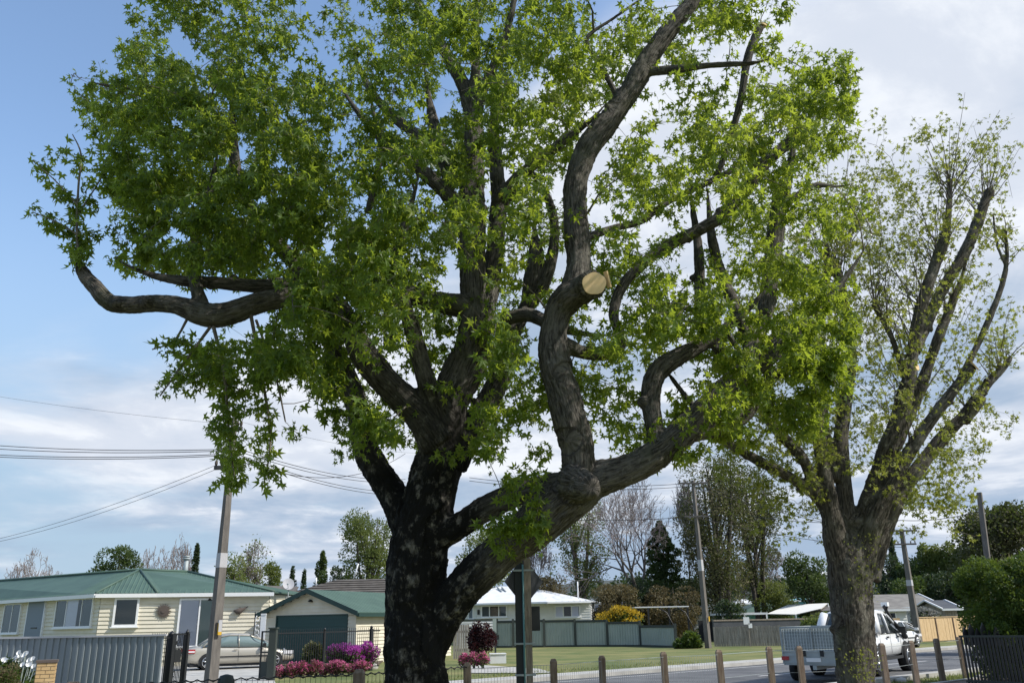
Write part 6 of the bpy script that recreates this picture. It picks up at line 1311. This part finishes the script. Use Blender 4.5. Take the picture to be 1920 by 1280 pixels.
cluster('shrub', 'strappy bright green clump at the foot of the slim pole', 'shrub', 1290, 1184, 56, 44, 34, 'hedge', 96, 1500, .22, 'mid', .4, part='foliage')
cluster('flowering_shrub', 'pale blossoming shrub behind the timber fence', 'shrub', 1744, 1136, 66, 46, 24, 'blossom', 97, 2200, .16, 'mid', .4)
cluster('shrub', 'green shrub spilling over behind the trailer cage', 'shrub', 1522, 1155, 50, 42, 40, 'spring', 98, 1600, .14, 'mid', .4, part='foliage')
cluster('clipped_hedge', 'small brownish clipped hedge at the bottom left corner', 'hedge', 18, 1244, 21, 74, 70, 'olive', 99, 6000, .045, 'hedge', 1.2, part='foliage', blobs=24)
# arum lilies
def lilies():
    Y = 22.5; rng = np.random.default_rng(3); g = P(38, 1240, Y); k = mpp(38, 1240, Y); t = thing('lily_clump', 'clump of white arum lilies behind the clipped hedge', 'lilies', (g.x, Y, 0)); st = MB(); 
    for i in range(26):
        px = rng.uniform(0, 66); py = 1222+abs(px-35)*.45+rng.uniform(0, 26); p = P(px, py, Y+rng.uniform(-.3, .3))-Vector((g.x, Y, 0)); st.tube([(p.x*.6, p.y, 0), p], [.012, .008], 4, False); f = MB(); n = 10; vs = [p]
        d = Vector((rng.normal(0, .4), -.7, .8)).normalized(); u = d.orthogonal().normalized(); v = d.cross(u)
        for rr, hh in ((.028, .05), (.06, .1)):
            for q in range(n): a = 6.2832*q/n; vs.append(p+d*(hh+(.03*math.cos(a) if rr > .05 else 0))+(u*math.cos(a)+v*math.sin(a))*rr)
        f.add(vs, [(0, 1+q, 1+(q+1) % n) for q in range(n)]+[(1+q, 1+n+q, 1+n+(q+1) % n, 1+(q+1) % n) for q in range(n)], True); f.build('flower', MT['white'], t)
    st.build('stems', MT['sage'], t); merge_leaves('leaves', [blob_leaves(rng, (rng.uniform(-.5, .5), 0, rng.uniform(.25, .85)), (.2, .25, .25), 60, .2) for _ in range(12)], LB['mid'], t, rng, .3)
lilies()
def pillar():
    Y = 21.5; q = P(86, 1260, Y); k = mpp(86, 1260, Y); z = P(86, 1241, Y).z; W = .40; t = thing('brick_pillar', 'yellow brick letterbox pillar with brown cap', 'pillar', (q.x, Y, 0), R(24)); m = MB(); m.box((0, 0, z/2), (W-.02, W-.02, z)); m.build('mortar_core', MT['mortar'], t); m = MB(); n = int(z/.085)
    for r_ in range(n):
        zz = z-.045-r_*.085; off = .1 if r_ % 2 else 0
        for s, ax in ((-1, 0), (1, 0), (-1, 1), (1, 1)):
            u = -W/2
            first = W/2*.5 if off else W/2
            while u < W/2-.01:
                e = min(u+first, W/2); first = W/2; c = (u+e)/2; l_ = e-u-.012
                if ax == 0: m.box((c, s*W/2-s*.02, zz), (l_, .05, .072))
                else: m.box((s*W/2-s*.018, c, zz), (.05, l_-.004, .071))
                u = e
    m.build('bricks', MT['brick'], t); m = MB(); m.box((0, 0, z+.03), (W+.06, W+.06, .06)); m.build('cap', MT['cap'], t)
pillar()
def small_things():
    q = G(933, 1243); t = thing('planter_box', 'low white box on the lawn edge beside the azaleas', 'box', (q.x, q.y, 0)); k = mpp(933, 1243, q.y); m = MB(); m.box((0, .3, 8*k), (30*k, .6, 16*k), R(6)); m.box((0, .3, 16*k+.02), (31*k, .66, .04), R(6)); m.build('box', MT['white'], t)
    q = G(928, 1228); t = thing('letterbox', 'dark letterbox post with pale board beside the maroon maple', 'letterbox', (q.x, q.y, 0)); k = mpp(928, 1200, q.y); m = MB(); m.box((.03, 0, 24*k), (.1, .1, 48*k)); m.build('post', MT['sagedk'], t); m = MB(); m.box((0, -.1, 52*k), (7*k, .05, 26*k)); m.build('board', MT['sage'], t); m = MB(); m.box((0, -.1, 32*k), (16*k, .3, 8*k)); m.build('box', MT['black'], t)
    q = P(1394, 1168, 58.5); t = thing('house_sign', 'small white board fixed on top of the paling fence', 'sign', (q.x, 57.3, 0)); z = P(1394, 1163, 57.3).z; k = mpp(1394, 1163, 57.3); m = MB(); m.box((-.1, 0, z), (11*k, .04, 13*k)); m.box((.12, 0, z-9*k), (7*k, .04, 8*k)); m.build('board', MT['white'], t); m = MB(); m.box((0, .04, z/2), (.06, .06, z)); m.build('post', MT['paling'], t)
    q = G(1318, 1216); 
    for px, py, Y, lab in ((1276, 1212, 57, 'white garden stone nearest the sage fence end'), (1281, 1209, 58, 'smaller white garden stone behind the first')):
        g = G(px, py); t = thing('garden_stone', lab, 'stone', (g.x, g.y, 0)); m = MB(); rng = random.Random(px); 
        m.tube([(0, 0, -.02), (0, 0, .06), (.01, 0, .16), (0, 0, .22)], [.16, .2, .15, .03], 9); m.build('stone', MT['white'], t)
    for px, py, s, lab in ((1690, 1279, .16, 'pale rock on the paving near the fence foot'), (1838, 1272, .13, 'small pale rock on the brown paving at right')):
        g = G(px, py); t = thing('rock', lab, 'rock', (g.x, g.y, .02)); m = MB(); m.tube([(0, 0, -.02), (0, 0, s*.3), (.02, 0, s*.6), (0, 0, s*.75)], [s, s*1.1, s*.7, s*.1], 8); m.build('rock', MT['concrete'], t)
    # concrete garden edging stones in front of the flower bed
    for i in range(9):
        a = G(520+i*22, 1264-i*1.3); t = thing('edging_stone', ('small', 'middling', 'large')[(i*7) % 3]+' grey edging stone, '+('first', 'second', 'third', 'fourth', 'fifth', 'sixth', 'seventh', 'eighth', 'ninth')[i]+' from the gate post', 'stone', (a.x, a.y, 0), R(8*i), 'stones edging the azalea bed'); m = MB(); s = .16+.05*((i*7) % 3); m.tube([(0, 0, -.03), (0, 0, .08), (.03, .02, .2), (0, 0, .27)], [s, s*1.15, s*.8, s*.15], 8); m.build('stone', MT['concrete'], t)
small_things()
# tufts of grass along the edges, one ground cover
def tufts_grass():
    rng = np.random.default_rng(77); p = []
    for s0, s1, n0, n1, n in ((2, 40, 11.4, 12.4, 9000), (-14, 60, 21.4, 22.1, 5000), (-6, 30, 23.7, 25.5, 5000), (-8, 12, 5, 12, 2500)):
        s = rng.uniform(s0, s1, n); m = rng.uniform(n0, n1, n); p.append(np.stack([RU.x*s+RN.x*m, RU.y*s+RN.y*m, np.zeros(n)], 1))
    p = np.vstack(p); d = rng.normal(0, .45, p.shape); d[:, 2] = 1; tv = np.array([(-.08, 0, 0), (.08, 0, 0), (0.02, 1, .1)]); tf = np.array([(0, 1, 2)])
    o = leaves('grass_tufts', p, d, rng.uniform(.05, .13, len(p)), rng.uniform(.2, .8, len(p)), LB['spring'], None, (tv, tf), rng); tag(o, 'short green grass along the verges and kerbs', 'grass', kind='stuff')
tufts_grass()
